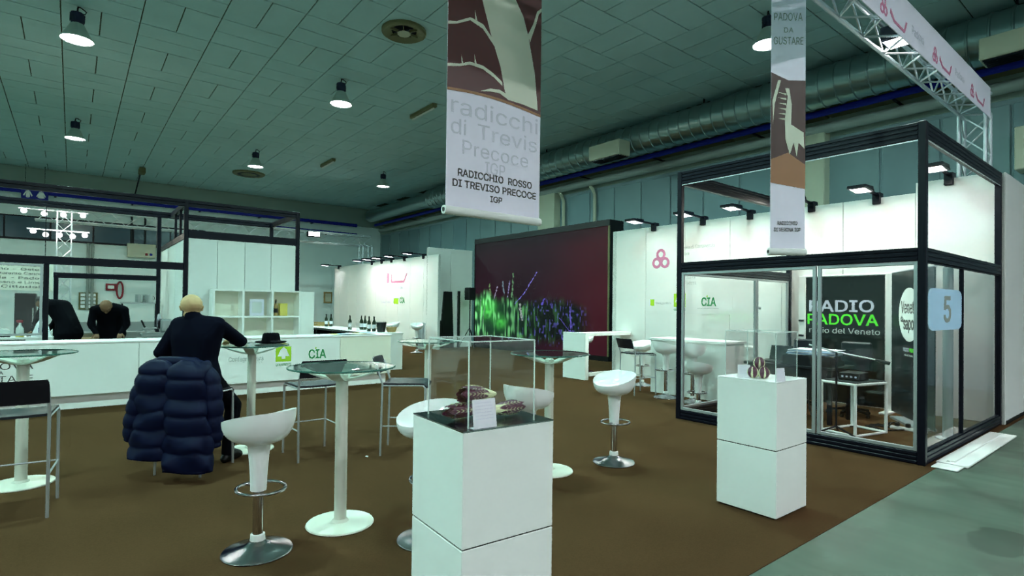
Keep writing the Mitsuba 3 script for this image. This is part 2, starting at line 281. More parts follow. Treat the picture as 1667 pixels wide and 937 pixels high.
for x, m in ((2.55, 'red_plastic'), (2.72, 'sign_blue')): part(k, 'button', MB().box(x - .05, x + .05, 29.17, 29.2, 3.6, 3.7, .01), m)
k = thing('fire_sign', 'small dark red fire point sign on the back wall above the bent man', 'sign'); part(k, 'plate', MB().box(1.12, 1.50, 29.40, 29.43, 2.02, 2.32, .008), 'red_plastic'); part(k, 'symbol', MB().box(1.2, 1.42, 29.385, 29.40, 2.1, 2.24, .004), 'white_paint')
k = thing('wall_hose', 'red hose hanging in a loop on the back wall beside the fire sign', 'hose'); part(k, 'loop', MB().tube([(1.62 + .11 * math.cos(a), 29.36, 2.05 + .36 * math.sin(a)) for a in np.linspace(0, 2 * PI, 25)[:-1]], .035, 8, True), 'red_plastic'); part(k, 'hook', MB().bar((1.62, 29.3, 2.42), (1.62, 29.46, 2.42), .04), 'black_metal')
k = thing('notice_board', 'framed green notice board on the back wall between the two bent men', 'notice board'); part(k, 'frame', MB().box(.22, .86, 29.38, 29.44, 1.2, 1.92, .01), 'olive_paint')
for j in range(4):
    for i in range(3): part(k, 'notice', MB().box(.28 + .18 * i, .43 + .18 * i, 29.365, 29.38, 1.27 + .16 * j, 1.39 + .16 * j), 'paper', False)
k = thing('picture', 'small dark framed picture on the far grey wall left of the lit display wall', 'picture'); part(k, 'frame', MB().box(10.55, 11.0, 29.40, 29.46, 1.6, 2.2, .01), 'wood'); part(k, 'print', MB().box(10.62, 10.93, 29.385, 29.40, 1.68, 2.12), 'beige_paint', False)

# ceiling fixtures
k = thing('ceiling_diffuser', 'round olive ceiling air diffuser beside the large banner', 'air diffuser')
part(k, 'rim', MB().lathe([(.24, -.02), (.40, -.07), (.43, -.05), (.43, .0), (.30, .0), (.24, -.02)], 36, (5.0, 9.76, CEIL)), 'olive_paint'); part(k, 'throat', MB().lathe([(.0, -.005), (.29, -.005), (.25, -.015)], 30, (5.0, 9.76, CEIL)), 'black_metal')
part(k, 'centre_disc', MB().lathe([(0, -.085), (.12, -.08), (.13, -.065), (.03, -.05), (.03, -.0)], 24, (5.0, 9.76, CEIL)), 'beige_paint')
for a in range(6): part(k, 'fin', MB().bar((5 + .12 * math.cos(a * PI / 3), 9.76 + .12 * math.sin(a * PI / 3), CEIL - .04), (5 + .3 * math.cos(a * PI / 3), 9.76 + .3 * math.sin(a * PI / 3), CEIL - .04), .015, .05), 'olive_paint')
k = thing('ceiling_diffuser', 'flat round ceiling air diffuser far off near the back wall', 'air diffuser'); part(k, 'rim', MB().lathe([(0, -.03), (.3, -.05), (.58, -.06), (.62, -.02), (.62, 0)], 30, (5.63, 24.6, CEIL)), 'olive_paint'); part(k, 'slot_ring', MB().lathe([(.30, -.062), (.42, -.066), (.42, -.058)], 30, (5.63, 24.6, CEIL)), 'black_metal')
for x, y0, y1, lab in ((7.45, 12.72, 14.0, 'dark slim batten lamp on the ceiling left of the large banner'), (7.45, 19.95, 21.2, 'smaller looking batten lamp on the ceiling farther back')):
    k = thing('batten_lamp', lab, 'ceiling lamp'); part(k, 'housing', MB().box(x - .07, x + .07, y0, y1, CEIL - .10, CEIL - .0, .01), 'olive_paint'); part(k, 'tube', MB().tube([(x, y0 + .05, CEIL - .125), (x, y1 - .05, CEIL - .125)], .025, 10), 'white_paint')
k = thing('smoke_beam', 'small dark beam detector on the ceiling edge above the left kitchen frame', 'detector'); part(k, 'body', MB().box(2.0, 2.22, 26.2, 26.7, CEIL - .25, CEIL - .02, .03), 'olive_paint'); part(k, 'rod', MB().tube([(2.1, 26.7, CEIL - .1), (2.1, 29.3, CEIL - .6), (2.1, 29.3, 5.9)], .03, 8), 'black_metal')

# high-bay lamps
bz = 6.3
bay = [('cord', shp(MB().tube([(0, 0, .50), (.0, 0, .54), (.01, 0, .60)], .014, 8), 'black_plastic'), None), ('cable', shp(MB().tube([(.05, 0, .47), (.11, .02, .50), (.13, .02, .545), (.06, .01, .59), (.02, 0, .60)], .010, 6), 'black_plastic'), None),
       ('housing', shp(MB().lathe([(0, .51), (.03, .51), (.05, .49), (.098, .48), (.098, .30), (.08, .28), (0, .28)], 24).box(-.112, -.096, -.02, .02, .32, .46).box(.096, .112, -.02, .02, .32, .46), 'lamp_body'), 'dark blue housing'),
       ('reflector', shp(MB().lathe([(.082, .29), (.105, .275), (.14, .20), (.19, .10), (.235, .02), (.25, -.008), (.252, -.014), (.238, .0), (.225, .02), (.18, .10), (.13, .20), (.095, .26)], 36), 'reflector'), 'flared metal reflector')]
for i, x in enumerate(BAY_X):
    for j, y in enumerate(BAY_Y):
        if (x < -1 and y > 5 and y < 20) or (x < -1 and y < -5): pass
        lab = {(0.0, 12.8): 'large high-bay lamp at the upper left, nearest on the left', (4.93, 12.8): 'high-bay lamp in the middle of the ceiling left of the large banner', (0.0, 20.6): 'warm yellowish high-bay lamp at the left above the restroom sign',
               (4.93, 20.6): 'smaller high-bay lamp farther back beside the far round diffuser', (9.72, 20.6): 'farthest high-bay lamp on the right near the duct', (9.72, 4.9): 'high-bay lamp partly behind the narrow hanging banner'}.get((x, y), 'high-bay hall lamp outside the picture')
        k = place(bay, 'high_bay_lamp', lab, 'ceiling lamp', pose(x, y, bz), 'high-bay lamps outside the picture' if 'outside' in lab else 'high-bay lamps under the hall ceiling')
        c = bay_colour(x, y)
        key = num(k + '__lens'); disc = MB().lathe([(.228, .008), (.16, -.012), (.08, -.022), (0, -.026)], 28, (x, y, bz)); disc.m[0].invert() if disc.m[0].face_normals[0][2] > 0 else None
        scene[key] = emit(disc, c, BAY); tag(key, 'glowing lens')

k = thing('wall_cabinet', 'pale box mounted on the dark hall wall at the right edge', 'cabinet'); part(k, 'body', MB().box(13.3, 13.75, 1.2, 2.15, 4.1, 4.88, .015), 'beige_paint'); part(k, 'bracket', MB().box(13.4, 13.75, 1.3, 1.95, 4.04, 4.1), 'black_metal')

# ------------------------------------------------------------------ white display walls of the stand
SX = 9.93
def wall_panels(k, along, a0, a1, c0, c1, z1, step, m='white_wall'):
    a = a0; i = 0
    while a < a1 - .05:
        b = min(a + step, a1); mm = MB()
        mm.box(c0, c1, a + .003, b - .003, 0, z1, .004) if along == 'y' else mm.box(a + .003, b - .003, c0, c1, 0, z1, .004)
        part(k, 'panel', mm, m if i % 2 else 'white_wall_b', False); a = b; i += 1
def display_wall(label, along, a0, a1, core, face, z1, step=1.0):
    c0, c1 = core; k = single('display_wall', MB().box(c0, c1, a0, a1, 0, z1 - .01) if along == 'y' else MB().box(a0, a1, c0, c1, 0, z1 - .01), 'wall_seam', label, kind='structure')
    wall_panels(k, along, a0, a1, face[0], face[1], z1, step); return k
display_wall('lit white display wall with logos behind the glass booth', 'y', 2.72, 8.66, (SX + .02, SX + .10), (SX, SX + .02), 3.31)
display_wall('taller corner section of white display wall at the right of the glass booth', 'y', 1.79, 2.72, (SX + .02, SX + .10), (SX, SX + .02), 3.46)
kE = display_wall('white outer end wall right of the glass booth beside the concrete aisle', 'x', SX, 13.2, (1.71, 1.79), (1.69, 1.71), 3.44, 1.25)
part(kE, 'skirting', MB().box(SX + .03, 13.2, 1.683, 1.69, 0, .05), 'black_plastic')
display_wall('far lit white display wall behind the wine bar', 'y', 16.6, 26.3, (SX + .02, SX + .10), (SX, SX + .02), 3.32)
kR = display_wall('pale return wall between the far lit wall and the video wall', 'x', SX + .0, 11.85, (17.32, 17.40), (17.30, 17.32), 3.62, .96)
display_wall('white return wall behind the bench, left of the booth', 'x', SX + .0, 11.85, (8.56, 8.66), (8.66, 8.68), 3.31, .96)
single('roll_case', MB().poly([(0, 0), (.60, 0), (.50, 2.05), (.16, 2.05)], .05, FACE_Y((10.42, 17.29, 0))), 'black_plastic', 'black tapered roll case leaning on the pale return wall', 'case', smooth=False)
single('leaning_pole', MB().box(11.18, 11.26, 17.2, 17.29, 0, 2.08, .01), 'black_plastic', 'narrow black upright bar beside the black roll case', 'pole')
k = thing('loudspeaker', 'small black loudspeaker on a tripod left of the video wall', 'speaker')
part(k, 'cabinet', MB().box(11.20, 11.50, 16.55, 16.85, 1.75, 2.2, .02), 'black_plastic'); part(k, 'pole', MB().tube([(11.35, 16.7, .45), (11.35, 16.7, 1.75)], .02, 10), 'black_metal')
for a in (.4, 2.5, 4.6): part(k, 'leg', MB().tube([(11.35, 16.7, .75), (11.35 + .42 * math.cos(a), 16.7 + .38 * math.sin(a), .012)], .014, 8), 'black_metal')
k = thing('folded_chair', 'dark folded chair in the gap beside the far lit wall', 'chair'); part(k, 'back', MB().box(10.05, 10.38, 17.0, 17.05, .45, 1.0, .02), 'black_plastic'); part(k, 'seat', MB().box(10.05, 10.38, 16.88, 17.0, .42, .47, .015), 'black_plastic')
for x in (10.08, 10.35): part(k, 'leg', MB().tube([(x, 16.88, .012), (x, 17.02, .45)], .012, 8), 'black_metal')

# video wall
k = thing('video_wall', 'huge video wall showing dark purple and green foliage', 'video screen')
part(k, 'case', MB().box(11.92, 12.5, 10.52, 17.22, 0, 4.04, .01), 'black_plastic')
part(k, 'base', MB().box(11.88, 11.92, 10.52, 17.22, 0, .14), 'black_plastic', label='black base strip'); part(k, 'top_border', MB().box(11.885, 11.92, 10.52, 17.22, 3.86, 4.04), 'black_plastic')
part(k, 'side_border', MB().box(11.885, 11.92, 10.52, 10.57, .14, 3.86), 'olive_paint'); part(k, 'side_border', MB().box(11.885, 11.92, 17.17, 17.22, .14, 3.86), 'black_plastic')
sc = MB().grid(np.array([[(11.905, y, z) for y in (17.17, 10.57)] for z in (.14, 3.86)])).m[0]
if sc.face_normals[0][0] > 0: sc.invert()
key = num(k + '__screen'); scene[key] = {**mikit.ply(sc, 'mat_screen_back', uv=np.array([[(17.17 - v[1]) / 6.6, (v[2] - .14) / 3.72] for v in sc.vertices])), 'emitter': {'type': 'area', 'radiance': mikit.proc(screen_fn)}}; tag(key, 'glowing picture of plants')

# arm floodlights on top of the walls
lens = MB().grid(np.array([[(-.80, -.10, .016), (-.80, .10, .016)], [(-.54, -.10, -.006), (-.54, .10, -.006)]], float)).m[0]
if lens.face_normals[0][2] > 0: lens.invert()
flood = [('clamp', shp(MB().box(-.05, .10, -.055, .055, -.12, .06, .008), 'black_metal'), None), ('arm', shp(MB().bar((-.04, 0, .03), (-.55, 0, .05), .05, .035, bev=.006), 'black_metal'), None),
         ('head', shp(MB().add(trimesh.convex.convex_hull(V([-.84, -.13, .022], [-.84, .13, .022], [-.50, -.13, -.006], [-.50, .13, -.006], [-.84, -.12, .062], [-.84, .12, .062], [-.52, -.12, .072], [-.52, .12, .072]))), 'black_metal'), 'black lamp head')]
FL = [(7.5, 3.31, 'arm floodlight on the white wall left of the glass booth'), (6.3, 3.31, 'first arm floodlight seen through the booth, from the left'), (5.31, 3.31, 'second arm floodlight seen through the booth, from the left'), (4.21, 3.31, 'arm floodlight behind the narrow hanging banner'),
      (3.23, 3.31, 'arm floodlight on the wall right of the narrow banner'), (2.31, 3.46, 'arm floodlight at the booth corner post on the taller wall'),
      (25.72, 3.32, 'arm floodlight at the far left end of the far lit wall'), (21.99, 3.32, 'second arm floodlight from the left on the far lit wall'), (21.05, 3.32, 'third arm floodlight from the left on the far lit wall'), (20.16, 3.32, 'fourth arm floodlight from the left on the far lit wall'),
      (19.07, 3.32, 'fifth arm floodlight from the left on the far lit wall'), (17.61, 3.32, 'rightmost arm floodlight on the far lit wall')]
for y, z, lab in FL:
    M = pose(SX, y, z + .02); k = place(flood, 'arm_floodlight', lab, 'floodlight', M, 'arm floodlights along the display walls')
    e = lens.copy(); e.apply_transform(M); e.apply_translation((0, 0, -.004)); key = num(k + '__lens'); scene[key] = emit(e, (1.0, .97, .84), FLOOD * (1.9 if y > 15 or z > 3.4 else 1)); tag(key, 'bright lens')

# printing on the walls
def coldi(k, fr, s, text_m='ink_green'):
    """the green square emblem with a white sheaf, s metres across"""
    part(k, 'emblem_square', MB().poly([(0, 0), (s, 0), (s, s), (0, s)], .002, fr), 'ink_lime', False)
    F = fr.copy(); F[:3, 3] += fr[:3, 2] * .002
    part(k, 'emblem_sheaf', MB().poly([(.12 * s, .35 * s), (.30 * s, .78 * s), (.5 * s, .98 * s), (.70 * s, .78 * s), (.88 * s, .35 * s), (.62 * s, .35 * s), (.62 * s, .18 * s), (.38 * s, .18 * s), (.38 * s, .35 * s)], .002, F), 'white_paint', False)
    F2 = fr.copy(); F2[:3, 3] += fr[:3, 1] * (-.28 * s); part(k, 'caption', text('COLDIRETTI', .15 * s, F2, text_m, True, s), None)
def cia(k, fr, h):
    part(k, 'lettering', text('CIA', h, fr, 'ink_green', True, 2.1 * h), None)
    F = fr.copy(); F[:3, 3] += fr[:3, 0] * .78 * h + fr[:3, 1] * 1.08 * h; part(k, 'dot', MB().poly([(0, 0), (.14 * h, 0), (.2 * h, .2 * h), (.06 * h, .2 * h)], .002, F), 'ink_lime', False)
def knot(k, fr, s, m='ink_pink'):
    """three round lobes around a triangle"""
    mm = MB()
    for a in (90, 210, 330):
        c = V(.30 * s * math.cos(math.radians(a)), .30 * s * math.sin(math.radians(a)))
        out = [tuple(c + .30 * s * V(math.cos(t), math.sin(t))) for t in np.linspace(0, 2 * PI, 25)[:-1]]; inn = [tuple(c + .15 * s * V(math.cos(t), math.sin(t))) for t in np.linspace(0, 2 * PI, 25)[:-1]]
        g = trimesh.creation.extrude_polygon(Polygon(out, [inn]), .002, engine='earcut'); g.apply_transform(fr); mm.add(g)
    part(k, 'knot_emblem', mm, m, False)
WX = SX - .002
k = thing('wall_print', 'pink knot, green square and CIA logos printed on the wall beside the glass booth', 'wall print')
part(k, 'grey_field', MB().box(WX - .002, WX, 5.66, 7.68, 1.42, 2.30), 'white_wall_b', False)
knot(k, FACE_X((WX, 7.32, 2.57)), .40); part(k, 'lettering', text('Camera di Commercio', .075, FACE_X((WX, 6.9, 2.76)), 'ink_grey', False, .86), None); part(k, 'lettering', text('Padova', .06, FACE_X((WX, 6.9, 2.64)), 'ink_grey', True, .28), None)
sw = [(WX, 6.84 + .075 * math.sin(2 * t), 2.13 + .155 * math.cos(t)) for t in np.linspace(0, 2 * PI, 41)[:-1]]
part(k, 'swirl', MB().tube(sw, .012, 6, True), 'ink_grey'); part(k, 'lettering', text('città di', .075, FACE_X((WX - .003, 6.73, 2.14)), 'ink_grey', False, .26), None); part(k, 'lettering', text('Padova', .085, FACE_X((WX - .003, 6.73, 2.02)), 'ink_grey', False, .28), None)
F = FACE_X((WX - .003, 7.58, 1.58)); part(k, 'small_square', MB().poly([(0, 0), (.1, 0), (.1, .14), (0, .14)], .002, F), 'ink_lime', False); part(k, 'lettering', text('Confagricoltura', .045, FACE_X((WX - .003, 7.45, 1.62)), 'ink_grey', True, .4), None)
coldi(k, FACE_X((WX - .003, 6.98, 1.56)), .28); cia(k, FACE_X((WX - .003, 6.34, 1.59)), .16)
part(k, 'rule', MB().box(WX - .005, WX - .003, 5.95, 6.42, 1.535, 1.545), 'ink_grey', False)
k = thing('wall_print', 'small faded logos printed on the far lit wall', 'wall print')
part(k, 'bracket_mark', MB().poly([(0, .05), (.08, 0), (1.1, 0), (1.36, .34), (1.28, .34), (1.06, .08), (.12, .08), (.06, .14), (.06, .36), (0, .36)], .002, FACE_X((WX, 20.2, 2.40))), 'ink_pink', False)
part(k, 'bar_mark', MB().box(WX - .002, WX, 20.4, 20.56, 2.42, 2.8), 'ink_pink', False); part(k, 'lettering', text('città di Padova', .12, FACE_X((WX, 20.0, 2.16)), 'ink_pale', False, .8), None)
part(k, 'lettering', text('Confagricoltura', .09, FACE_X((WX, 21.1, 1.62)), 'ink_pale', False, .9), None); part(k, 'square', MB().box(WX - .002, WX, 19.55, 19.95, 1.58, 1.80), 'ink_lime', False); cia(k, FACE_X((WX, 19.45, 1.62)), .2)

# ------------------------------------------------------------------ glass radio booth
BX0, BX1, BY0, BY1, ZM0, ZM1, ZT = 6.60, 9.90, 1.72, 4.60, 2.03, 2.17, 3.43
k = booth = thing('radio_booth', 'black framed glass radio booth at the right of the stand', 'glass booth')
P = .07
for x, y in ((BX0, BY0), (BX0, BY1), (BX1 - P, BY0), (BX1 - P, BY1)):
    y0 = y if y == BY0 else y - P; part(k, 'post', MB().box(x, x + P, y0, y0 + P, 0, ZT, .006), 'black_metal')
def beams(z0, z1, name, grooves):
    for side in ('front', 'near', 'far'):
        mm = MB(); c = .010
        if side == 'front': mm.box(BX0 + c, BX0 + P - c, BY0 + P, BY1 - P, z0 + .006, z1 - .006)
        if side == 'back': mm.box(BX1 - P + c, BX1 - c, BY0 + P, BY1 - P, z0 + .006, z1 - .006)
        if side == 'near': mm.box(BX0 + P, BX1 - P, BY0 + c, BY0 + P - c, z0 + .006, z1 - .006)
        if side == 'far': mm.box(BX0 + P, BX1 - P, BY1 - P + c, BY1 - c, z0 + .006, z1 - .006)
        e = .012; n = max(1, round((z1 - z0) / .05)) if grooves else 1; h = (z1 - z0) / n
        for i in range(n):
            a, b = z0 + i * h + .004, z0 + (i + 1) * h - .004
            if side == 'front': mm.box(BX0 + .002, BX0 + P - .002, BY0 + P, BY1 - P, a, b, .006)
            if side == 'back': mm.box(BX1 - P + .002, BX1 - .002, BY0 + P, BY1 - P, a, b, .006)
            if side == 'near': mm.box(BX0 + P, BX1 - P, BY0 + .002, BY0 + P - .002, a, b, .006)
            if side == 'far': mm.box(BX0 + P, BX1 - P, BY1 - P + .002, BY1 - .002, a, b, .006)
        part(k, name, mm, 'black_metal')
beams(3.25, ZT, 'top_beam', True); beams(ZM0, ZM1, 'middle_beam', True); beams(0, .13, 'base_beam', True)
for x0, x1, y0, y1 in ((BX0 + .005, BX0 + .01, BY0 + P, BY1 - P), (BX0 + P, BX1 - P, BY0 + .005, BY0 + .01)): part(k, 'top_trim', MB().box(x0, x1, y0, y1, 3.238, 3.248), 'silver_metal', False)
def glazed(a0, a1, z0, z1, side, fr=.035, m='grey_alu'):
    mm = MB(); dp = .04
    def B(u0, u1, w0, w1): 
        if side == 'front': mm.box(BX0 + .012, BX0 + .012 + dp, u0, u1, w0, w1, .004)
        if side == 'near': mm.box(u0, u1, BY0 + .012, BY0 + .012 + dp, w0, w1, .004)
        if side == 'far': mm.box(u0, u1, BY1 - .012 - dp, BY1 - .012, w0, w1, .004)
    B(a0, a0 + fr, z0, z1); B(a1 - fr, a1, z0, z1); B(a0 + fr, a1 - fr, z0, z0 + fr); B(a0 + fr, a1 - fr, z1 - fr, z1)
    f = part(k, 'window_frame', mm, m); c = {'front': BX0 + .032, 'near': BY0 + .032, 'far': BY1 - .032}[side]; a0, a1, z0, z1 = a0 + fr * .7, a1 - fr * .7, z0 + fr * .7, z1 - fr * .7
    q = [(c, a, z) if side == 'front' else (a, c, z) for z in (z0, z1) for a in (a0, a1)]
    part(f, 'pane', MB().grid(np.array(q).reshape(2, 2, 3)), 'glass', False); return f
glazed(BY0 + P, 2.74, .13, ZM0, 'front'); glazed(2.76, BY1 - P, .13, ZM0, 'front')
glazed(BX0 + P, 8.02, .13, ZM0, 'near', .012, 'black_metal'); glazed(8.03, BX1 - P, .13, ZM0, 'near', .012, 'black_metal')
glazed(BX0 + P, 8.72, .13, ZM0, 'far'); glazed(8.74, BX1 - P, .13, ZM0, 'far')
part(k, 'door_knob', MB().lathe([(0, .04), (.02, .038), (.026, .02), (.012, .01), (.012, 0)], 16).move(frame((8.82, BY1 - .03, 1.55), (1, 0, 0), (0, 0, 1))), 'silver_metal')
# reflected blue TV logo with a 5, painted on the near glass
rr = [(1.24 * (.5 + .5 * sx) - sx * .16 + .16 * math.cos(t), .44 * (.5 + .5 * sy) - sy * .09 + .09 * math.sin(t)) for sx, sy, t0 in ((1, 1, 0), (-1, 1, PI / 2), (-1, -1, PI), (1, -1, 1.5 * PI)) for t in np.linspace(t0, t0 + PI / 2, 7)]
s5 = thing('painted_reflection', 'painted pale blue reflection of a rounded 5 logo on the booth side glass', 'reflection'); part(s5, 'backing', MB().poly(rr, .003, FACE_Y((6.78, BY0 + .028, 1.33))), 'reflected_blue', False); part(s5, 'numeral', text('5', .27, FACE_Y((7.26, BY0 + .025, 1.42)), 'grey_pipe', True, .32), None)
# threshold plates on the concrete
k = thing('ramp_plate', 'long white metal plate on the concrete beside the booth', 'floor plate'); part(k, 'plate', MB().box(6.86, 9.1, 1.44, 1.70, .0, .018, .004), 'white_paint'); part(k, 'ridge', MB().box(6.95, 9.05, 1.56, 1.60, .018, .03, .004), 'white_paint'); part(k, 'rivet', MB().lathe([(0, .024), (.012, .018)], 10, (6.95, 1.62, 0)), 'black_metal')
single('ramp_plate', MB().box(6.62, 6.84, 1.47, 1.68, 0, .014, .004), 'white_paint', 'short white metal plate at the foot of the booth corner', 'floor plate')

# inside the booth
RX = 9.62
k = thing('radio_banner', 'black radio backdrop banner reading RADIO PADOVA in silver and green', 'banner')
part(k, 'fabric', MB().box(RX, RX + .012, 3.02, 4.17, .06, 2.07), 'poster_black', False)
part(k, 'lettering', text('RADIO', .175, FACE_X((RX - .003, 4.14, 1.51)), 'ink_silver', True, .98), None); part(k, 'lettering', text('PADOVA', .165, FACE_X((RX - .003, 4.16, 1.30)), 'ink_neon', True, 1.06), None); part(k, 'lettering', text('radio del Veneto', .085, FACE_X((RX - .003, 4.12, 1.16)), 'ink_grey', False, 1.04), None)
part(k, 'top_rail', MB().tube([(RX, 2.98, 2.085), (RX, 4.22, 2.085)], .018, 10), 'white_paint')
for y in (4.22, 2.95): part(k, 'side_post', MB().box(RX - .02, RX + .02, y - .055, y + .055, .03, 2.1, .008), 'white_paint'); 
for y in (4.22, 2.95): part(k, 'foot', MB().box(RX - .28, RX + .10, y - .06, y + .06, 0, .03, .006), 'white_paint')
for z in (1.35, 1.1): part(k, 'clip', MB().box(RX - .035, RX - .02, 4.19, 4.27, z - .015, z + .015), 'black_plastic')
p0, p1 = V(9.5, 2.88, 0), V(8.3, 2.06, 0); ux = unit(p1 - p0); M2 = frame(p0 + V(0, 0, 0), ux, (0, 0, 1))
k = thing('radio_banner', 'dark banner with a round white emblem beside the booth corner', 'banner')
part(k, 'fabric', MB().poly([(0, .06), (1.45, .06), (1.45, 2.08), (0, 2.08)], .012, M2), 'poster_dark', False)
Fo = M2.copy(); Fo[:3, 3] += M2[:3, 2] * .013 if M2[:3, 2] @ V(-1, -.1, 0) > 0 else -M2[:3, 2] * .003
part(k, 'round_emblem', MB().poly([(.66 + .37 * math.cos(t), 1.48 + .37 * math.sin(t)) for t in np.linspace(0, 2 * PI, 49)[:-1]], .002, Fo), 'white_paint', False)
Ft = Fo.copy(); Ft[:3, 3] += Fo[:3, 2] * .003
def shift(F, a, b): G = F.copy(); G[:3, 3] += F[:3, 0] * a + F[:3, 1] * b; return G
part(k, 'lettering', text('Veneto', .17, shift(Ft, .38, 1.50), 'ink_dark', False, .54), None); part(k, 'lettering', text('da', .08, shift(Ft, .36, 1.38), 'ink_dark', True, .1), None); part(k, 'lettering', text('sapori', .17, shift(Ft, .46, 1.28), 'ink_dark', True, .46), None)
part(k, 'lettering', text('RADIO', .05, shift(Ft, .46, .97), 'ink_silver', True, .2), None); part(k, 'lettering', text('PADOVA', .05, shift(Ft, .68, .97), 'ink_neon', True, .22), None); part(k, 'lettering', text('radio del Veneto', .028, shift(Ft, .50, .91), 'ink_grey', False, .3), None)
part(k, 'top_rail', MB().tube([p0 + V(0, 0, 2.09), p1 + V(0, 0, 2.09)], .018, 10), 'silver_metal'); part(k, 'foot', MB().bar(p0 * .8 + p1 * .2 + V(0, 0, .015), p0 * .2 + p1 * .8 + V(0, 0, .015), .25, .03), 'silver_metal')
single('corner_pole', MB().lathe([(0, 0), (.12, 0), (.12, .012), (.052, .02), (.052, 2.05), (.04, 2.07), (0, 2.07)], 20, (8.26, 1.93, 0)), 'grey_alu', 'round grey upright pole on a foot inside the booth side glass', 'pole')
# radio desk with equipment
k = thing('radio_desk', 'black radio desk inside the booth', 'desk'); DK = .76
part(k, 'desktop', MB().box(7.86, 8.60, 3.06, 4.30, DK - .04, DK, .006), 'black_plastic')
for x in (7.92, 8.54):
    for y in (3.12, 4.24): part(k, 'leg', MB().box(x - .025, x + .025, y - .025, y + .025, 0, DK - .04), 'black_metal')
part(k, 'front_panel', MB().box(7.9, 7.92, 3.15, 4.2, .3, DK - .04), 'black_plastic')
k = thing('mixing_console', 'dark mixing console on the radio desk', 'mixing console'); part(k, 'body', MB().add(trimesh.convex.convex_hull(V(*[(x, y, z) for y in (3.12, 3.75) for x, z in ((7.92, DK), (8.40, DK), (7.92, DK + .14), (8.40, DK + .06))]))), 'black_plastic')
for i in range(8): part(k, 'fader', MB().box(8.05 + .0, 8.09, 3.15 + .07 * i, 3.17 + .07 * i, DK + .10, DK + .135), 'ink_silver' if i % 3 else 'yellow_plastic', False)
for i in range(6): part(k, 'knob', MB().lathe([(0, .03), (.012, .028), (.014, 0)], 10, (8.2, 3.18 + .10 * i, DK + .09)), 'ink_silver')
k = thing('laptop', 'open dark laptop on the radio desk beside the console', 'laptop'); part(k, 'base', MB().box(8.02, 8.28, 3.80, 4.12, DK, DK + .02, .004), 'black_plastic'); part(k, 'lid', MB().box(-.16, .16, 0, .22, -.006, .006).move(frame((8.29, 3.96, DK + .02), (0, -1, 0), (.35, 0, 1))), 'black_plastic')
k = thing('brochure_stack', 'loose pile of folded white and blue papers behind the right display pedestal', 'papers')
for i in range(7): part(k, 'sheet', MB().box(-.20, .20, -.29, .29, 0, .010, .003).move(rotz(rng.uniform(-14, 14))).move(pose(8.16 + rng.uniform(-.02, .02), 3.40 + rng.uniform(-.03, .03), DK + .141 + .0115 * i)), 'paper' if i not in (1, 4) else 'paper_blue')
def office_chair(x, y, deg, label):
    k = thing('office_chair', label, 'chair', 'black office chairs in the booth'); M = pose(x, y, 0, deg)
    part(k, 'seat', MB().box(-.23, .23, -.23, .23, .46, .53, .03).move(M), 'black_leather'); part(k, 'backrest', MB().box(-.27, -.21, -.21, .21, .62, 1.06, .025).move(M), 'black_leather'); part(k, 'back_bar', MB().tube([(-.18, 0, .46), (-.27, 0, .52), (-.28, 0, .75)], .02, 8).move(M), 'black_metal'); part(k, 'column', MB().lathe([(.03, .08), (.03, .3), (.02, .3), (.02, .46)], 14).move(M), 'chrome')
    for a in range(5): c, s = math.cos(a * 1.2566), math.sin(a * 1.2566); part(k, 'foot', MB().bar((0, 0, .10), (.28 * c, .28 * s, .06), .04, .03).move(M), 'black_plastic'); part(k, 'castor', MB().lathe([(0, .05), (.025, .045), (.028, .02), (.02, 0), (0, 0)], 10, (.28 * c, .28 * s, 0)).move(M), 'black_plastic')
office_chair(8.95, 3.25, 180, 'black office chair behind the radio desk, nearer the round emblem'); office_chair(9.05, 4.0, 180, 'black office chair behind the radio desk at the green lettering')
k = thing('side_table', 'white tube framed table with a glass top inside the booth', 'table')
q = [V(7.50, 2.74, 0), V(8.08, 2.60, 0), 0, 0]; q[2] = q[1] + V(.10, .42, 0); q[3] = q[0] + V(.10, .42, 0); q = [a - V(.12, .12, 0) for a in q]
for a in q: part(k, 'leg', MB().tube([a + V(0, 0, .012), a + V(0, 0, .63)], .018, 10), 'white_paint')
for i in range(4): part(k, 'top_rail', MB().tube([q[i] + V(0, 0, .63), q[(i + 1) % 4] + V(0, 0, .63)], .018, 8), 'white_paint'); part(k, 'floor_rail', MB().tube([q[i] + V(0, 0, .018), q[(i + 1) % 4] + V(0, 0, .018)], .016, 8), 'white_paint')
part(k, 'glass_top', MB().add(trimesh.convex.convex_hull(np.array([a + V(0, 0, z) for a in q for z in (.648, .656)]))), 'poster_dark')
k = thing('audio_rack', 'black audio unit with connectors standing on the white framed table', 'audio unit'); part(k, 'case', MB().box(7.62, 7.92, 2.66, 2.90, .656, .75, .008), 'black_plastic')
for i in range(4): part(k, 'knob', MB().box(7.605, 7.62, 2.69 + .05 * i, 2.71 + .05 * i, .69, .71), 'ink_silver', False)
k = thing('microphone_stand', 'black microphone stand with boom arm behind the booth glass', 'microphone stand'); mx, my = 7.30, 2.80
part(k, 'pole', MB().tube([(mx, my, .10), (mx, my, 1.02)], .012, 8), 'black_metal'); part(k, 'boom', MB().tube([(mx + .02, my + .33, 1.09), (mx, my, 1.02), (mx - .0, my - .42, .96)], .009, 8), 'silver_metal')
for a in (.3, 2.4, 4.5): part(k, 'leg', MB().tube([(mx, my, .12), (mx + .3 * math.cos(a), my + .3 * math.sin(a), .012)], .011, 8), 'black_metal')
part(k, 'microphone', MB().tube([(mx - .0, my - .42, .96), (mx, my - .5, .94), (mx, my - .56, .93)], [.014, .022, .02], 10), 'black_plastic')
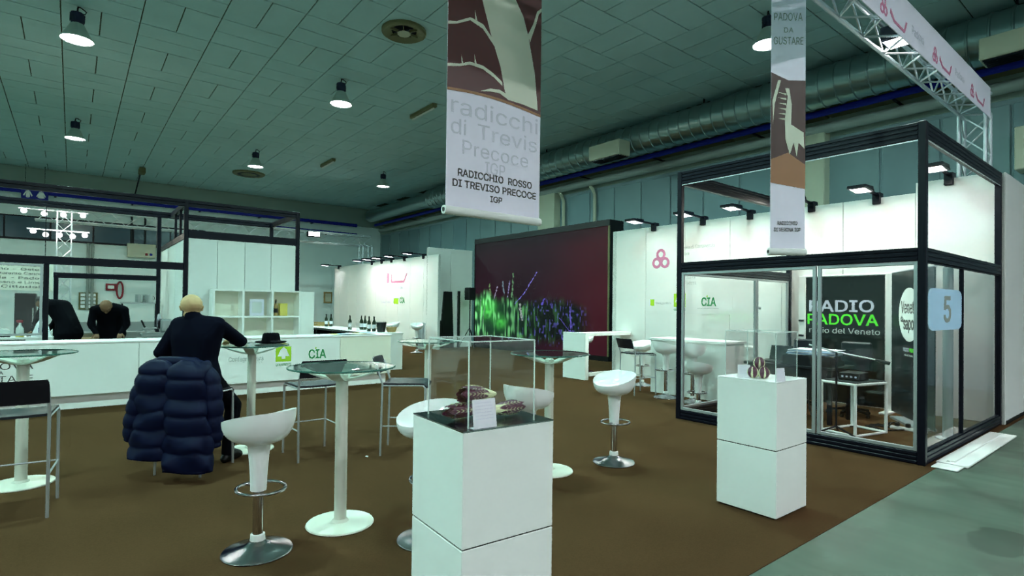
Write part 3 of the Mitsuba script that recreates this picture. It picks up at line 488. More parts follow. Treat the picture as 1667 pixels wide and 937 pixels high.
for i in range(3): 
    pts = np.array([(7.9 + .25 * i, 3.0 - .3 * i, .012), (8.1, 2.6, .012), (8.25 + .1 * i, 2.75, .012), (8.4, 2.45 + .1 * i, .012), (8.6 + .1 * i, 2.6, .012)]); t = np.linspace(0, 4, 33); w = np.stack([np.interp(t, range(5), pts[:, c]) for c in range(3)], 1); w[:, 0] += .05 * np.sin(t * 3 + i); w[:, 1] += .05 * np.cos(t * 3 + i)
    single('floor_cable', MB().tube(w, .008, 6), 'black_plastic', ('black cable curling on the carpet under the white framed table', 'black cable on the carpet near the power strip', 'longest black cable on the booth floor')[i], 'cable')
for i, (a, b) in enumerate((((7.83, 3.3), (7.70, 3.12)), ((7.83, 3.7), (7.5, 3.4)))):
    t = np.linspace(0, 1, 21); w = np.stack([a[0] + (b[0] - a[0]) * t, a[1] + (b[1] - a[1]) * t + .1 * np.sin(t * PI), .70 - .68 * np.sin(t * PI / 2 * 1.0)], 1); single('hanging_cable', MB().tube(w, .009, 6), 'black_plastic', ('black cable drooping from the radio desk by the console', 'black cable drooping from the radio desk near the booth door')[i], 'cable')
k = thing('power_strip', 'white power strip with black plugs on the booth floor', 'power strip'); part(k, 'body', MB().box(8.35, 8.41, 2.16, 2.56, 0, .04, .008), 'white_paint')
for i in range(3): part(k, 'plug', MB().box(8.36, 8.40, 2.22 + .12 * i, 2.27 + .12 * i, .04, .09, .006), 'black_plastic')

# hanging truss with a printed fascia and its leg behind the booth
def truss(k, a, b, s, m='silver_metal', step=None, r=.024, u=(0, 0, 1)):
    a, b = V(*a), V(*b); t = unit(b - a); v = unit(np.cross(t, u) if abs(t @ V(*u)) < .9 else V(0, 1, 0)); w = np.cross(t, v); L = np.linalg.norm(b - a); step = step or s
    c = [(i, j) for i in (0, 1) for j in (0, 1)]
    for i, j in c: part(k, 'chord', MB().tube([a + v * s * i + w * s * j, b + v * s * i + w * s * j], r, 8), m)
    n = max(1, round(L / step)); bars = [((0, 0), (1, 0)), ((1, 0), (1, 1)), ((1, 1), (0, 1)), ((0, 1), (0, 0))]
    for e, (p, q) in enumerate(bars):
        for i in range(n):
            P0, P1 = (p, q) if (i + e) % 2 else (q, p); x0, x1 = L * i / n, L * (i + 1) / n
            part(k, 'brace', MB().tube([a + t * x0 + v * s * P0[0] + w * s * P0[1], a + t * x1 + v * s * P1[0] + w * s * P1[1]], r * .5, 5), m)
k = thing('lighting_truss', 'silver lattice truss running above the glass booth with its leg behind the wall', 'truss')
s = .30
truss(k, (2.2, 1.94, 4.40), (10.40, 1.94, 4.40), -s, step=s); truss(k, (10.40, 1.94, 0), (10.40, 1.94, 4.40), s)

TB = 1.910
k = thing('fascia_banner', 'white fabric strip with red logos along the lattice truss', 'banner'); part(k, 'fabric', MB().box(2.2, 10.2, TB - .008, TB, 4.29, 4.72), 'banner_white', False)
for i, x in enumerate(np.arange(4.4, 10, .8)):
    if i % 2 == 0:
        knot(k, FACE_Y((x, TB - .009, 4.42)), .17); part(k, 'flourish', MB().poly([(.0, 0), (.12, -.06), (.42, -.07), (.5, .06), (.46, .06), (.40, -.04), (.13, -.03), (.02, .05)], .002, FACE_Y((x + .16, TB - .009, 4.42))), 'ink_pink', False)
    else: part(k, 'lettering', text('Padova', .09, FACE_Y((x, TB - .009, 4.42)), 'ink_pale', False, .4), None)
k = thing('truss_floodlight', 'bright floodlight inside the lattice truss at the upper right', 'floodlight'); part(k, 'case', MB().box(6.95, 7.25, 2.02, 2.24, 4.50, 4.66, .01), 'black_metal'); part(k, 'yoke', MB().bar((7.1, 2.02, 4.56), (7.1, 1.96, 4.70), .03, .02), 'black_metal')
e = MB().grid(np.array([[(6.97, 2.04, 4.495), (6.97, 2.22, 4.495)], [(7.23, 2.04, 4.495), (7.23, 2.22, 4.495)]])).m[0]
if e.face_normals[0][2] > 0: e.invert()
key = num(k + '__lens'); scene[key] = emit(e, (.85, 1, .9), 170.0); tag(key, 'bright lens')
for x in (2.4, 5.0): single('truss_wire', MB().tube([(x, 2.09, 4.7), (x, 2.12, CEIL)], .006, 6), 'black_metal', 'steel wire holding the lattice truss', 'wire', 'wires of the lattice truss')

# ------------------------------------------------------------------ hanging banners
def banner(name, label, o, deg, w, z0, z1):
    """a hanging cloth with a rolled bottom bar; returns (key, print frame at its lower left corner)"""
    k = thing(name, label, 'banner'); X = rotz(deg) @ V(1, 0, 0); Y = rotz(deg) @ V(0, 1, 0); o = V(*o)
    n = 24; P = np.array([[o + X * (u * w) + Y * (.004 * math.sin(u * 9)) + V(0, 0, z) for u in np.linspace(0, 1, 9)] for z in np.linspace(z0 + .05, z1, n)])
    m = MB().grid(P); m2 = m.m[0].copy(); m2.apply_translation(Y * .004); part(k, 'cloth', MB().box(0, w, 0, .004, z0 + .05, z1).move(frame(o, X, Y)), 'banner_white', False)
    part(k, 'bottom_bar', MB().tube([o + Y * .012 + V(0, 0, z0 + .035) - X * .012, o + Y * .012 + V(0, 0, z0 + .035) + X * (w + .012)], .036, 14), 'white_paint'); part(k, 'bar_end', MB().tube([o + Y * .012 + V(0, 0, z0 + .035) - X * .016, o + Y * .012 + V(0, 0, z0 + .035) - X * .012], .018, 10), 'black_plastic')
    part(k, 'top_bar', MB().tube([o + V(0, 0, z1), o + V(0, 0, z1) + X * w], .02, 10), 'silver_metal')
    for u in (.06, .94): part(k, 'wire', MB().tube([o + V(0, 0, z1) + X * u * w, o + V(0, 0, CEIL) + X * u * w], .004, 5), 'black_metal')
    return k, frame(o + V(0, 0, z0) - Y * .0015, X, (0, 0, 1))
def flat(k, name, F, pts, m, off=.0, label=None): part(k, name, MB().poly(pts, .0012, shift3(F, off)), m, False, label=label)
def shift3(F, c): G = F.copy(); G[:3, 3] += F[:3, 2] * c; return G
k, F = banner('hanging_banner', 'large hanging banner of a red chicory leaf above the display pedestal', (2.335, 3.8, 0), 0, 1.0, 2.27, 4.75)
Z = 2.27; g = lambda L: [(x - 2.335, z - Z) for x, z in L]
arch = [(2.335 + t, 3.265 + .05 * math.sin(PI * (t * .8 + .16)) + .012 * t) for t in np.linspace(0, 1.0, 13)]
flat(k, 'leaf_ground', F, g(arch + [(3.335, 4.74), (2.335, 4.74)]), 'maroon', label='dark red leaf print')
flat(k, 'leaf_rib', F, g([(2.955, 3.335), (2.92, 3.40), (2.87, 3.60), (2.77, 3.83), (2.67, 4.11), (2.60, 4.35), (2.50, 4.74), (2.93, 4.74), (2.98, 4.45), (3.03, 4.24), (3.12, 4.12), (3.18, 3.96), (3.26, 3.65), (3.30, 3.32), (3.12, 3.335)]), 'rib_white', .0012, 'pale leaf rib print')
for L in ([(2.336, 3.80), (2.42, 3.83), (2.55, 3.90), (2.68, 3.87), (2.80, 3.76), (2.80, 3.80), (2.68, 3.91), (2.55, 3.925), (2.42, 3.85), (2.336, 3.825)], [(2.336, 3.46), (2.45, 3.49), (2.55, 3.53), (2.68, 3.53), (2.80, 3.49), (2.89, 3.44), (2.89, 3.475), (2.78, 3.53), (2.68, 3.56), (2.55, 3.555), (2.45, 3.51), (2.336, 3.485)],
          [(2.66, 3.338), (2.76, 3.36), (2.86, 3.37), (2.95, 3.34), (2.95, 3.38), (2.86, 3.40), (2.76, 3.385)], [(2.336, 4.20), (2.5, 4.24), (2.66, 4.16), (2.66, 4.20), (2.5, 4.27), (2.336, 4.23)], [(3.20, 3.92), (3.27, 4.10), (3.30, 4.2), (3.334, 4.24), (3.334, 4.27), (3.28, 4.22), (3.24, 4.10), (3.17, 3.97)]):
    flat(k, 'leaf_vein', F, g(L), 'rib_white', .0012)
for x, z in ((2.60, 3.93), (2.60, 3.56), (2.47, 3.52)): flat(k, 'leaf_vein', F, g([(x, z - .01), (x + .02, z - .01), (x - .005, z + .07)]), 'rib_white', .0012)
flat(k, 'brown_edge', F, g([(x, z - .018) for x, z in arch] + [(x, z + .004) for x, z in arch[::-1]]), 'print_brown', .0024)
for t, h, x, z, w in (('radicchi', .135, .02, .83, .95), ('di', .125, .03, .665, .16), ('Trevis', .125, .29, .665, .67), ('Precoce', .115, .14, .51, .72), ('IGP', .10, .38, .385, .22)):
    part(k, 'lettering', text(t, h, shift3(shift(F, x, z), .0), 'ink_pale', False, w, .0012), None)
for t, h, x, z, w in (('RADICCHIO  ROSSO', .058, .105, .325, .80), ('DI TREVISO PRECOCE', .058, .055, .235, .90), ('IGP', .05, .44, .15, .13)):
    part(k, 'lettering', text(t, h, shift(F, x, z), 'ink_dark', True, w, .0012), None)
k, F = banner('hanging_banner', 'narrow hanging banner with brown picture in front of the glass booth', (5.41, 2.69, 0), -38, .345, 2.07, 4.9)
W = .345; w1 = lambda L: [(x * W, z) for x, z in L]
flat(k, 'picture_ground', F, w1([(0, .72), (1, .66), (1, 1.74), (.5, 1.74), (0, 1.82)]), 'print_dark', label='dark brown picture'); flat(k, 'picture_ground', F, w1([(0, .72), (1, .66), (1, .90), (.5, 1.02), (0, .95)]), 'print_brown', .0012); 
flat(k, 'plume', F, w1([(.55, 1.0), (.42, 1.15), (.40, 1.35), (.48, 1.58), (.40, 1.66), (.52, 1.66), (.60, 1.50), (.58, 1.30), (.95, 1.22), (.97, 1.06), (.80, 1.12), (.75, .98), (.66, 1.12)]), 'rib_white', .0024, 'pale root and plume print')
flat(k, 'plume', F, w1([(.06, 1.30), (.10, 1.5), (.28, 1.74), (.20, 1.74), (.04, 1.54)]), 'rib_white', .0024)
for i in range(6): flat(k, 'plume_tip', F, w1([(.44, 1.34 + .05 * i), (.20, 1.36 + .052 * i), (.44, 1.36 + .05 * i)]), 'rib_white', .0024)
for t, h, x, z, w in (('PADOVA', .075, .02, 2.34, .29), ('DA', .05, .12, 2.22, .10), ('GUSTARE', .075, .02, 2.10, .30)): part(k, 'lettering', text(t, h, shift(F, x, z), 'grey_pipe', False, w, .0012), None)
for t, h, x, z, w in (('RADICCHIO', .036, .07, .30, .20), ('DI VERONA IGP', .036, .035, .235, .27)): part(k, 'lettering', text(t, h, shift(F, x, z), 'ink_dark', True, w, .0012), None)

# ------------------------------------------------------------------ bar tables
def table_proto():
    a = np.linspace(0, 2 * PI, 49); R = .365
    top = MB().lathe([(0, 1.098), (R - .004, 1.098)], 48); edge = MB().lathe([(R - .004, 1.088), (R, 1.091), (R, 1.097), (R - .004, 1.100), (R - .005, 1.100), (R - .005, 1.088), (R - .004, 1.088)], 48)
    out = [('glass_top', shp(top, 'table_glass', False), 'smoked round glass top'), ('glass_top__edge', shp(edge, 'glass_edge'), None),
           ('column', shp(MB().lathe([(.042, .012), (.042, 1.04), (.03, 1.05), (0, 1.05)], 28), 'column_paint'), None), ('base', shp(MB().lathe([(0, 0), (.225, 0), (.23, .006), (.225, .014), (.06, .022), (.045, .04), (0, .04)], 48), 'column_paint'), None)]
    for i in range(4):
        t = np.linspace(0, 1, 12); x = .02 + .26 * t; zc = 1.015 + .07 * t ** 1.5; hw = .035 + .012 * t; th = .018 - .010 * t
        prof = np.stack([x, zc], 1); P = []
        for j in range(12): P.append([(x[j], -hw[j], zc[j]), (x[j], hw[j], zc[j]), (x[j], hw[j], zc[j] - th[j]), (x[j], -hw[j], zc[j] - th[j]), (x[j], -hw[j], zc[j])])
        m = MB().grid(np.array(P)); m.box(.276, .286, -.05, .05, 1.074, 1.087, .003); m.move(rotz(45 + 90 * i)); out.append(('bracket_arm', shp(m, 'column_paint'), None))
    return out
TP = table_proto()
for x, y, d, lab in ((1.49, 3.77, 10, 'nearest bar table, between the front white bowl stool and the left display pedestal'), (1.49, 6.25, 25, 'bar table with the black hat on it'), (-.31, 6.16, 0, 'bar table at the left edge behind the black bar chair'),
                     (3.50, 3.82, 45, 'bar table right behind the left glass case'), (3.42, 5.93, 20, 'bar table seen over the top of the left glass case')):
    place(TP, 'bar_table', 'white ' + lab if 'white' not in lab else lab, 'table', pose(x, y, 0, d), 'round glass topped bar tables')

# ------------------------------------------------------------------ white bowl stools
def stool_proto(seat_h=.80, foot=True):
    n = 48; th = np.linspace(0, 2 * PI, n + 1)[:-1]; a, b = .228, .205; rim = lambda t: seat_h - .02 + .115 * (np.cos(t) * .5 + .5) ** 1.15 - .010 * np.cos(2 * t)
    rows = []; zb = seat_h - .125; zc = zb - .295                        # bowl bottom, lower end of the neck
    for u in np.linspace(0, 1, 9): r = .047 + .019 * u ** 1.6; rows.append(np.stack([r * np.cos(th), r * np.sin(th), np.full(n, zc + (zb - .02 - zc) * u)], 1))
    for u in np.linspace(.06, 1, 14):                                   # rounded bowl
        h = 1 - math.cos(u * PI / 2); w = math.sin(u * PI / 2) ** .85; q = (.070 / a) + (1 - .070 / a) * w
        rows.append(np.stack([a * q * np.cos(th), b * q * np.sin(th), zb + (rim(th) - zb) * h ** 1.1], 1))
    for q, dz in ((1.0, .004), (.975, .002)): rows.append(np.stack([a * q * np.cos(th), b * q * np.sin(th), rim(th) + dz], 1))
    for s in np.linspace(.93, .05, 9): rows.append(np.stack([a * s * np.cos(th), b * s * np.sin(th), (seat_h - .045) + (rim(th) - seat_h + .045) * s ** 2.4], 1))
    P = np.array(rows); P = np.concatenate([P, P[:, :1]], 1); seat = MB().grid(P).m[0]; seat.merge_vertices()
    out = [('seat', shp(seat, 'white_gloss', 60), 'glossy white bowl seat on a tapered neck'), ('column', shp(MB().lathe([(.0, zc + .01), (.030, zc + .01), (.030, .07), (0, .07)], 24), 'chrome'), None), ('collar', shp(MB().lathe([(.031, .115), (.042, .11), (.045, .075), (.036, .07), (.0, .07)], 24), 'white_paint'), None),
           ('base', shp(MB().lathe([(0, 0), (.20, 0), (.205, .006), (.20, .014), (.14, .026), (.08, .045), (.045, .068), (.036, .08), (0, .08)], 48), 'chrome', 60), None)]
    if foot:
        fr = [(.025 + .15 * math.cos(u), .135 * math.sin(u), zc + .015) for u in np.linspace(0, 2 * PI, 33)[:-1]]
        out.append(('footrest', shp(MB().tube(fr, .010, 8, True).bar((-.125, 0, zc + .015), (-.03, 0, zc + .015), .014), 'chrome'), None)); out.append(('foot_clamp', shp(MB().lathe([(.032, zc - .01), (.042, zc), (.042, zc + .02), (.032, zc + .03)], 20), 'chrome'), None))
    return out
GRP = 'white bowl bar stools on chrome trumpet bases'
S80, S62, S90 = stool_proto(.80), stool_proto(.64), stool_proto(.88)
for x, y, d, lab, pr_ in ((.92, 3.65, -68, 'white bowl bar stool in the front left, nearest to the viewer', S80), (4.22, 3.65, 12, 'white bowl bar stool standing alone between the two display pedestals', S80), (1.85, 3.17, 15, 'white bowl stool hidden behind the left display pedestal, only rim and base tip showing', S80),
                          (3.02, 3.55, -170, 'white bowl stool seen through the left glass case behind the chicory', S80), (9.62, 9.25, 40, 'white bowl stool at the far white bench next to the video wall', S80), (8.85, 6.95, 10, 'white bowl stool behind the far black bar chair', S80),
                          (7.98, 5.76, 150, 'leftmost white bowl stool seen through the booth glass', S90), (7.92, 5.20, 200, 'raised white bowl stool seen through the booth glass, second from its left post', S90), (7.62, 4.90, 170, 'lowered white bowl stool seen through the booth glass', S62),
                          (8.45, 17.0, 20, 'white bowl stool far off by the lit wall, left one of two', S90), (8.75, 15.9, 60, 'white bowl stool far off by the lit wall, right one of two', S90)):
    place(pr_, 'bar_stool', lab, 'bar stool', pose(x, y, 0, d), GRP)

# ------------------------------------------------------------------ black bar chairs
def chair_proto():
    r = .011; W, D, H = .205, .20, .725; out = []
    P = []
    for j, u in enumerate(np.linspace(0, 1, 14)):
        x = -D - .02 + (2 * D + .05) * u; z = H + .004 - .035 * max(0, (u - .86) / .14) ** 2; P.append([(x, y, z + .006 * (2 * abs(y) / .4) ** 2) for y in np.linspace(-W - .015, W + .015, 9)])
    P = np.array(P); Q = P.copy(); Q[..., 2] -= .018; seat = MB().grid(P).grid(Q[:, ::-1]); e = lambda A, B: MB().grid(np.stack([A, B], 1)).m[0]
    for A, B in ((P[0], Q[0]), (P[-1], Q[-1]), (P[:, 0], Q[:, 0]), (P[:, -1], Q[:, -1])): seat.add(e(A, B))
    sm = seat.mesh(); sm.merge_vertices(); trimesh.repair.fix_normals(sm); out.append(('seat', shp(sm, 'black_leather'), 'black slim seat'))
    def backz(z): return -D - .02 - .10 * max(0, (z - H)) / .3
    B = []
    for z in np.linspace(.815, .985, 9):
        c = min(1, (.985 - z) / .03) ** .5; B.append([(backz(z) - .035 * (1 - (t / .23) ** 2), t * (0.96 + .04 * c), z) for t in np.linspace(-.225, .225, 15)])
    B = np.array(B); C = B.copy(); C[..., 0] -= .014; bk = MB().grid(B).grid(C[:, ::-1])
    for A, Bq in ((B[0], C[0]), (B[-1], C[-1]), (B[:, 0], C[:, 0]), (B[:, -1], C[:, -1])): bk.add(e(A, Bq))
    bm = bk.mesh(); bm.merge_vertices(); trimesh.repair.fix_normals(bm); out.append(('backrest', shp(bm, 'black_leather'), 'black curved backrest'))
    for s in (-1, 1):
        out.append(('leg', shp(MB().tube([(-D - .035, s * (W + .012), .0), (-D - .02, s * (W + .012), H), (backz(.93), s * (W + .012), .93)], r, 10), 'silver_metal'), None))
        out.append(('leg', shp(MB().tube([(D + .03, s * (W + .012), .0), (D + .012, s * (W + .012), H - .04), (D - .01, s * (W + .012), H - .015)], r, 10), 'silver_metal'), None))
        out.append(('stretcher', shp(MB().tube([(-D - .03, s * (W + .012), .30), (D + .02, s * (W + .012), .30)], .007, 8), 'silver_metal'), None)); out.append(('seat_rail', shp(MB().tube([(-D - .02, s * (W + .012), H - .015), (D, s * (W + .012), H - .015)], .009, 8), 'silver_metal'), None))
    out.append(('footrest', shp(MB().tube([(D + .02, -W - .012, .30), (D + .02, W + .012, .30)], .007, 8), 'silver_metal'), None))
    return out
CP = chair_proto(); CG = 'black bar chairs with tubular steel legs'
def chair_at(bx, by, deg, lab):
    """bx, by: midpoint between the back feet; deg: the way the chair faces"""
    c, s = math.cos(math.radians(deg)), math.sin(math.radians(deg)); place(CP, 'bar_chair', lab, 'bar chair', pose(bx + .235 * c, by + .235 * s, 0, deg), CG)
chair_at(-.33, 5.13, 84, 'black bar chair at the left edge, back to the viewer'); chair_at(1.945, 5.45, 91, 'black bar chair behind the nearest bar table, seen through its glass top'); chair_at(2.60, 5.40, -36, 'black bar chair seen side on, left of the left glass case')
chair_at(7.735, 6.405, -14, 'small far black bar chair at the white counter left of the booth'); chair_at(.75, 5.655, 45, 'black bar chair under the navy puffer coat')

# ------------------------------------------------------------------ display pedestals, glass cases, chicory
def pedestal(x, y, deg, s, label, plate):
    k = thing('display_pedestal', label, 'pedestal'); M = pose(x, y, 0, deg); h = s / 2
    part(k, 'plinth', MB().box(-h + .02, h - .02, -h + .02, h - .02, 0, .012).move(M), 'black_plastic', False); part(k, 'lower_box', MB().box(-h, h, -h, h, .012, .497, .003).move(M), 'white_paint', False); part(k, 'gap_strip', MB().box(-h + .006, h - .006, -h + .006, h - .006, .497, .503).move(M), 'black_plastic', False)
    part(k, 'upper_box', MB().box(-h, h, -h, h, .503, .994, .003).move(M), 'white_paint', False); part(k, 'top_plate', MB().box(-h, h, -h, h, .994, 1.0).move(M), plate, False, label='reflecting top plate'); return M
def case(label, M, x0, x1, y0, y1, z1):
    k = thing('glass_case', label, 'display case'); z0 = 1.001
    for q in ([(x0, y0), (x1, y0)], [(x1, y0), (x1, y1)], [(x1, y1), (x0, y1)], [(x0, y1), (x0, y0)]):
        P = np.array([[(a, b, z) for a, b in q] for z in (z0, z1)]); part(k, 'pane', MB().grid(P).move(M), 'acrylic', False)
    part(k, 'lid', MB().grid(np.array([[(x0, y0, z1), (x1, y0, z1)], [(x0, y1, z1), (x1, y1, z1)]])).move(M), 'acrylic', False); t = .005
    for a in (x0, x1):
        for b in (y0, y1): part(k, 'edge', MB().box(a - t / 2, a + t / 2, b - t / 2, b + t / 2, z0, z1).move(M), 'acrylic_edge', False)
    for b in (y0, y1): part(k, 'edge', MB().box(x0, x1, b - t / 2, b + t / 2, z1 - t / 2, z1 + t / 2).move(M), 'acrylic_edge', False)
    for a in (x0, x1): part(k, 'edge', MB().box(a - t / 2, a + t / 2, y0, y1, z1 - t / 2, z1 + t / 2).move(M), 'acrylic_edge', False)
MN = pedestal(1.555, 2.175, -3.5, .49, 'tall white display pedestal in the foreground holding long chicory', 'mirror')
MR = pedestal(4.245, 2.17, -.5, .475, 'white display pedestal at the right before the glass booth', 'white_gloss')
case('glass case over the long chicory on the left pedestal', MN, -.20, .155, -.21, .17, 1.375); case('faint glass case over the round chicory on the right pedestal', MR, -.20, .13, -.21, .19, 1.36)
def leaf_mesh(L, w, curl, lift, rib=False):
    """one long leaf along +x from its white base at 0; a strip with a hollow cross-section"""
    u = np.linspace(0, 1, 15); rows = []
    for t in u:
        hw = w * (.35 + .65 * math.sin(min(1, t / .62) * PI / 2)) * (1 - max(0, (t - .62) / .38) ** 2.2) + .001
        if rib: hw = (.74 * w if t < .16 else .74 * w * math.exp(-(t - .16) * 7.5)) * (1 - t * .75) * min(1, .6 + t * 2)
        rows.append([(L * t, hw * v, lift * math.sin(t * PI * .9) - curl * (v * hw / w) ** 2 * w + (.0016 if rib else 0) + .002 * math.sin(t * 24 + 3 * v) * (not rib)) for v in np.linspace(-1, 1, 7)])
    return np.array(rows)
def chicory(k, pos, deg, L, R, nl, tilt=0.0):
    base = pose(*pos, deg) @ np.array(TF().rotate([0, 1, 0], -tilt).matrix, float)
    core = MB().lathe([(0, -.01), (R * .40, .0), (R * .62, L * .2), (R * .66, L * .5), (R * .4, L * .85), (0, L * .97)], 14); C = np.eye(4); C[:3, 0], C[:3, 1], C[:3, 2] = (0, 0, -1), (0, 1, 0), (1, 0, 0); core.move(base @ C); part(k, 'heart', core, 'leaf_purple')
    part(k, 'root', MB().lathe([(0, -.05), (R * .22, -.045), (R * .42, -.01), (R * .5, .03), (R * .3, .05)], 12).move(base @ C), 'leaf_white')
    for i in range(nl):
        a = 360 * i / nl + rng.uniform(-9, 9); s = rng.uniform(.88, 1.04); A = base @ np.array(TF().rotate([1, 0, 0], a).translate([0, 0, R * .38]).rotate([0, 1, 0], rng.uniform(-3, 2)).matrix, float)
        l = part(k, 'leaf', MB().grid(leaf_mesh(L * s, R * .62, .55, R * .42)).move(A), 'leaf_purple', True); part(l, 'rib', MB().grid(leaf_mesh(L * s * .96, R * .60, .55, R * .42, True)).move(A), 'leaf_white', True)
        for j in range(5):
            t = .34 + .11 * j
            for sg in (-1, 1):
                zz = R * .42 * math.sin(t * s * PI * .9) + .0018; part(l, 'vein', MB().tube([(L * s * t, 0, zz), (L * s * (t + .07), sg * R * .30 * (1 - .12 * j), zz - .10 * R * .3)], .0014, 4).move(A), 'leaf_white', True)
for pos, deg, L, R, nl, tl, lab in (((1.62, 2.20, 1.098), 198, .24, .044, 9, 6, 'upper long red chicory head with its white base to the right'), ((1.585, 2.20, 1.040), 186, .235, .040, 9, 0, 'lower long red chicory head lying behind the price card'), ((1.55, 2.10, 1.040), 6, .22, .038, 8, 0, 'lower right red chicory head beside the price card')):
    k = thing('chicory', lab, 'vegetable', 'long red chicory heads in the left case'); chicory(k, pos, deg, L, R, nl, tl)
def round_chicory(x, y, z, R, lab, spin):
    k = thing('round_chicory', lab, 'vegetable', 'round chicory heads on the right pedestal'); n = 22
    part(k, 'heart', MB().lathe([(0, -.95 * R)] + [(R * .93 * math.cos(a), R * 1.0 * math.sin(a)) for a in np.linspace(-1.25, 1.3, 14)] + [(0, R * .99)], 22, (x, y, z)), 'leaf_purple')
    for i in range(6):
        a0 = spin + i * PI / 3; rows, rr = [], []
        for t in np.linspace(-1.2, 1.35, 12):
            wd = .62 * math.cos((t + .05) * 1.08) + .05; q = R * (1.0 + .03 * (i % 2)) ; rows.append([(x + q * math.cos(t) * math.cos(a0 + v * wd), y + q * math.cos(t) * math.sin(a0 + v * wd), z + q * 1.04 * math.sin(t)) for v in np.linspace(-1, 1, 9)])
            wr = .26 * max(.04, (1.35 - t) / 2.6) + .02; q2 = q * 1.015; rr.append([(x + q2 * math.cos(t) * math.cos(a0 + v * wr), y + q2 * math.cos(t) * math.sin(a0 + v * wr), z + q2 * 1.04 * math.sin(t)) for v in np.linspace(-1, 1, 5)])
        l = part(k, 'leaf', MB().grid(np.array(rows)), 'leaf_purple', True); part(l, 'rib', MB().grid(np.array(rr)), 'leaf_white', True)
RP = lambda u, v: (MR @ V(u, v, 0, 1))[:2]
c0 = RP(-.10, -.035)
for dx, dy, dz, lab, sp in ((-.028, .036, .046, 'left round purple chicory at the bottom of the small heap', .3), (.004, -.028, .046, 'front round purple chicory at the bottom of the small heap', 3.9), (.066, .012, .046, 'rear right round purple chicory under the top one', 1.0), (.012, .012, .118, 'topmost round purple chicory of the heap with a white rib', 3.75)):
    round_chicory(c0[0] + dx, c0[1] + dy, 1.0 + dz, .044 if dz < .1 else .043, lab, sp)
def price_card(M, u, v, deg, w, h, lab):
    k = thing('price_card', lab, 'card'); A = M @ pose(u, v, 1.001, deg); part(k, 'card', MB().box(-w / 2, w / 2, -.001, .001, 0, h).move(A @ np.array(TF().rotate([1, 0, 0], -8).matrix, float)), 'card', False); part(k, 'foot', MB().box(-w / 2, w / 2, 0, .035, 0, .002).move(A), 'card', False)
    B = A @ np.array(TF().rotate([1, 0, 0], -8).matrix, float)
    for i in range(6): part(k, 'print_line', MB().box(-w * .40, w * (.38 if i % 3 else .30), -.0016, -.001, h * (.86 - .11 * i), h * (.89 - .11 * i)).move(B), 'ink_pale', False)
price_card(MN, -.128, -.235, 0, .118, .125, 'pale price card standing at the front corner of the left glass case'); price_card(MR, -.175, .05, -60, .09, .10, 'pale card left of the round chicory heap'); price_card(MR, -.155, -.228, -25, .075, .098, 'pale card at the front corner of the right pedestal')

# ------------------------------------------------------------------ white benches along the wall
k = thing('bar_bench', 'white open bar bench by the video wall with a leg panel and thick top', 'bench'); part(k, 'leg_panel', MB().box(8.44, 8.54, 8.10, 8.78, 0, .99, .003), 'white_paint', False); part(k, 'top', MB().box(8.54, 9.9, 8.10, 8.48, .92, .99, .003), 'white_paint', False); part(k, 'floor_rail', MB().box(8.54, 9.9, 8.40, 8.46, .02, .10, .003), 'white_paint', False)
k = thing('bar_counter', 'white closed bar counter with a plain front left of the glass booth', 'counter'); part(k, 'body', MB().box(8.32, 8.9, 4.85, 6.34, .0, .95, .003), 'white_paint', False); part(k, 'top', MB().box(8.28, 8.92, 4.82, 6.37, .95, .99, .003), 'white_paint', False)
single('waste_bin', MB().lathe([(0, 0), (.12, 0), (.125, .01), (.125, .84), (.135, .845), (.135, .88), (0, .89)], 28, (9.3, 4.95, 0)), 'white_paint', 'white round bin with a lid behind the booth side glass', 'bin')
single('waste_bin', MB().lathe([(0, 0), (.14, 0), (.145, .01), (.145, .86), (.16, .865), (.16, .93), (0, .94)], 28, (9.55, 17.05, 0)), 'silver_metal', 'silver round bin far off at the lit wall', 'bin')
single('paper_scrap', MB().add(trimesh.convex.convex_hull(V([2.35, 5.25, .0], [2.37, 5.27, .0], [2.35, 5.29, .008], [2.33, 5.27, .004], [2.36, 5.26, .010]))), 'paper', 'tiny white paper scrap on the carpet beside the side-on bar chair', 'scrap')

# ------------------------------------------------------------------ people
def sph(c, r, n=20): return m3.Manifold.sphere(float(r), n).translate([float(x) for x in c])
def hull(*cr): return m3.Manifold.batch_hull([sph(c, r) for c, r in cr])
def solid(parts, ref=.02, it=8):
    u = m3.Manifold.batch_boolean(parts, m3.OpType.Add).refine_to_length(ref); m = u.to_mesh(); t = trimesh.Trimesh(np.array(m.vert_properties[:, :3], float), np.array(m.tri_verts), process=True)
    return trimesh.smoothing.filter_taubin(t, lamb=.5, nu=.53, iterations=it)
def hand(w, d, pn, side, curl=.5, s=1.0):
    """hulls of a hand: w wrist, d along the fingers, pn out of the palm, side +1 where the thumb lies along d x pn"""
    d, pn = unit(d), unit(pn); x = np.cross(d, pn) * side; P = lambda a, b, c: w + s * (d * a + x * b + pn * c); L = [hull((P(0, 0, 0), .024 * s), (P(.035, .022, 0), .019 * s), (P(.035, -.022, 0), .018 * s), (P(.085, .030, 0), .014 * s), (P(.085, -.030, 0), .012 * s))]
    for b, ln in ((.030, .072), (.010, .080), (-.011, .074), (-.030, .058)):
        p = V(.082, b, 0); a = 0.0; q = [p]
        for f in (.45, .32, .23):
            a += curl * .8; p = p + ln * f * V(math.cos(a), b * .25, math.sin(a)); q.append(p)
        for i in range(3): L.append(hull((P(*q[i]), (.0098 - .0007 * i) * s), (P(*q[i + 1]), (.0090 - .0007 * i) * s)))
    q = [V(.018, .026, .004), V(.045, .052, .016), V(.070, .062, .026), V(.092, .060, .034)]
    for i in range(3): L.append(hull((P(*q[i]), (.0135 - .0016 * i) * s), (P(*q[i + 1]), (.0119 - .0016 * i) * s)))
    return L
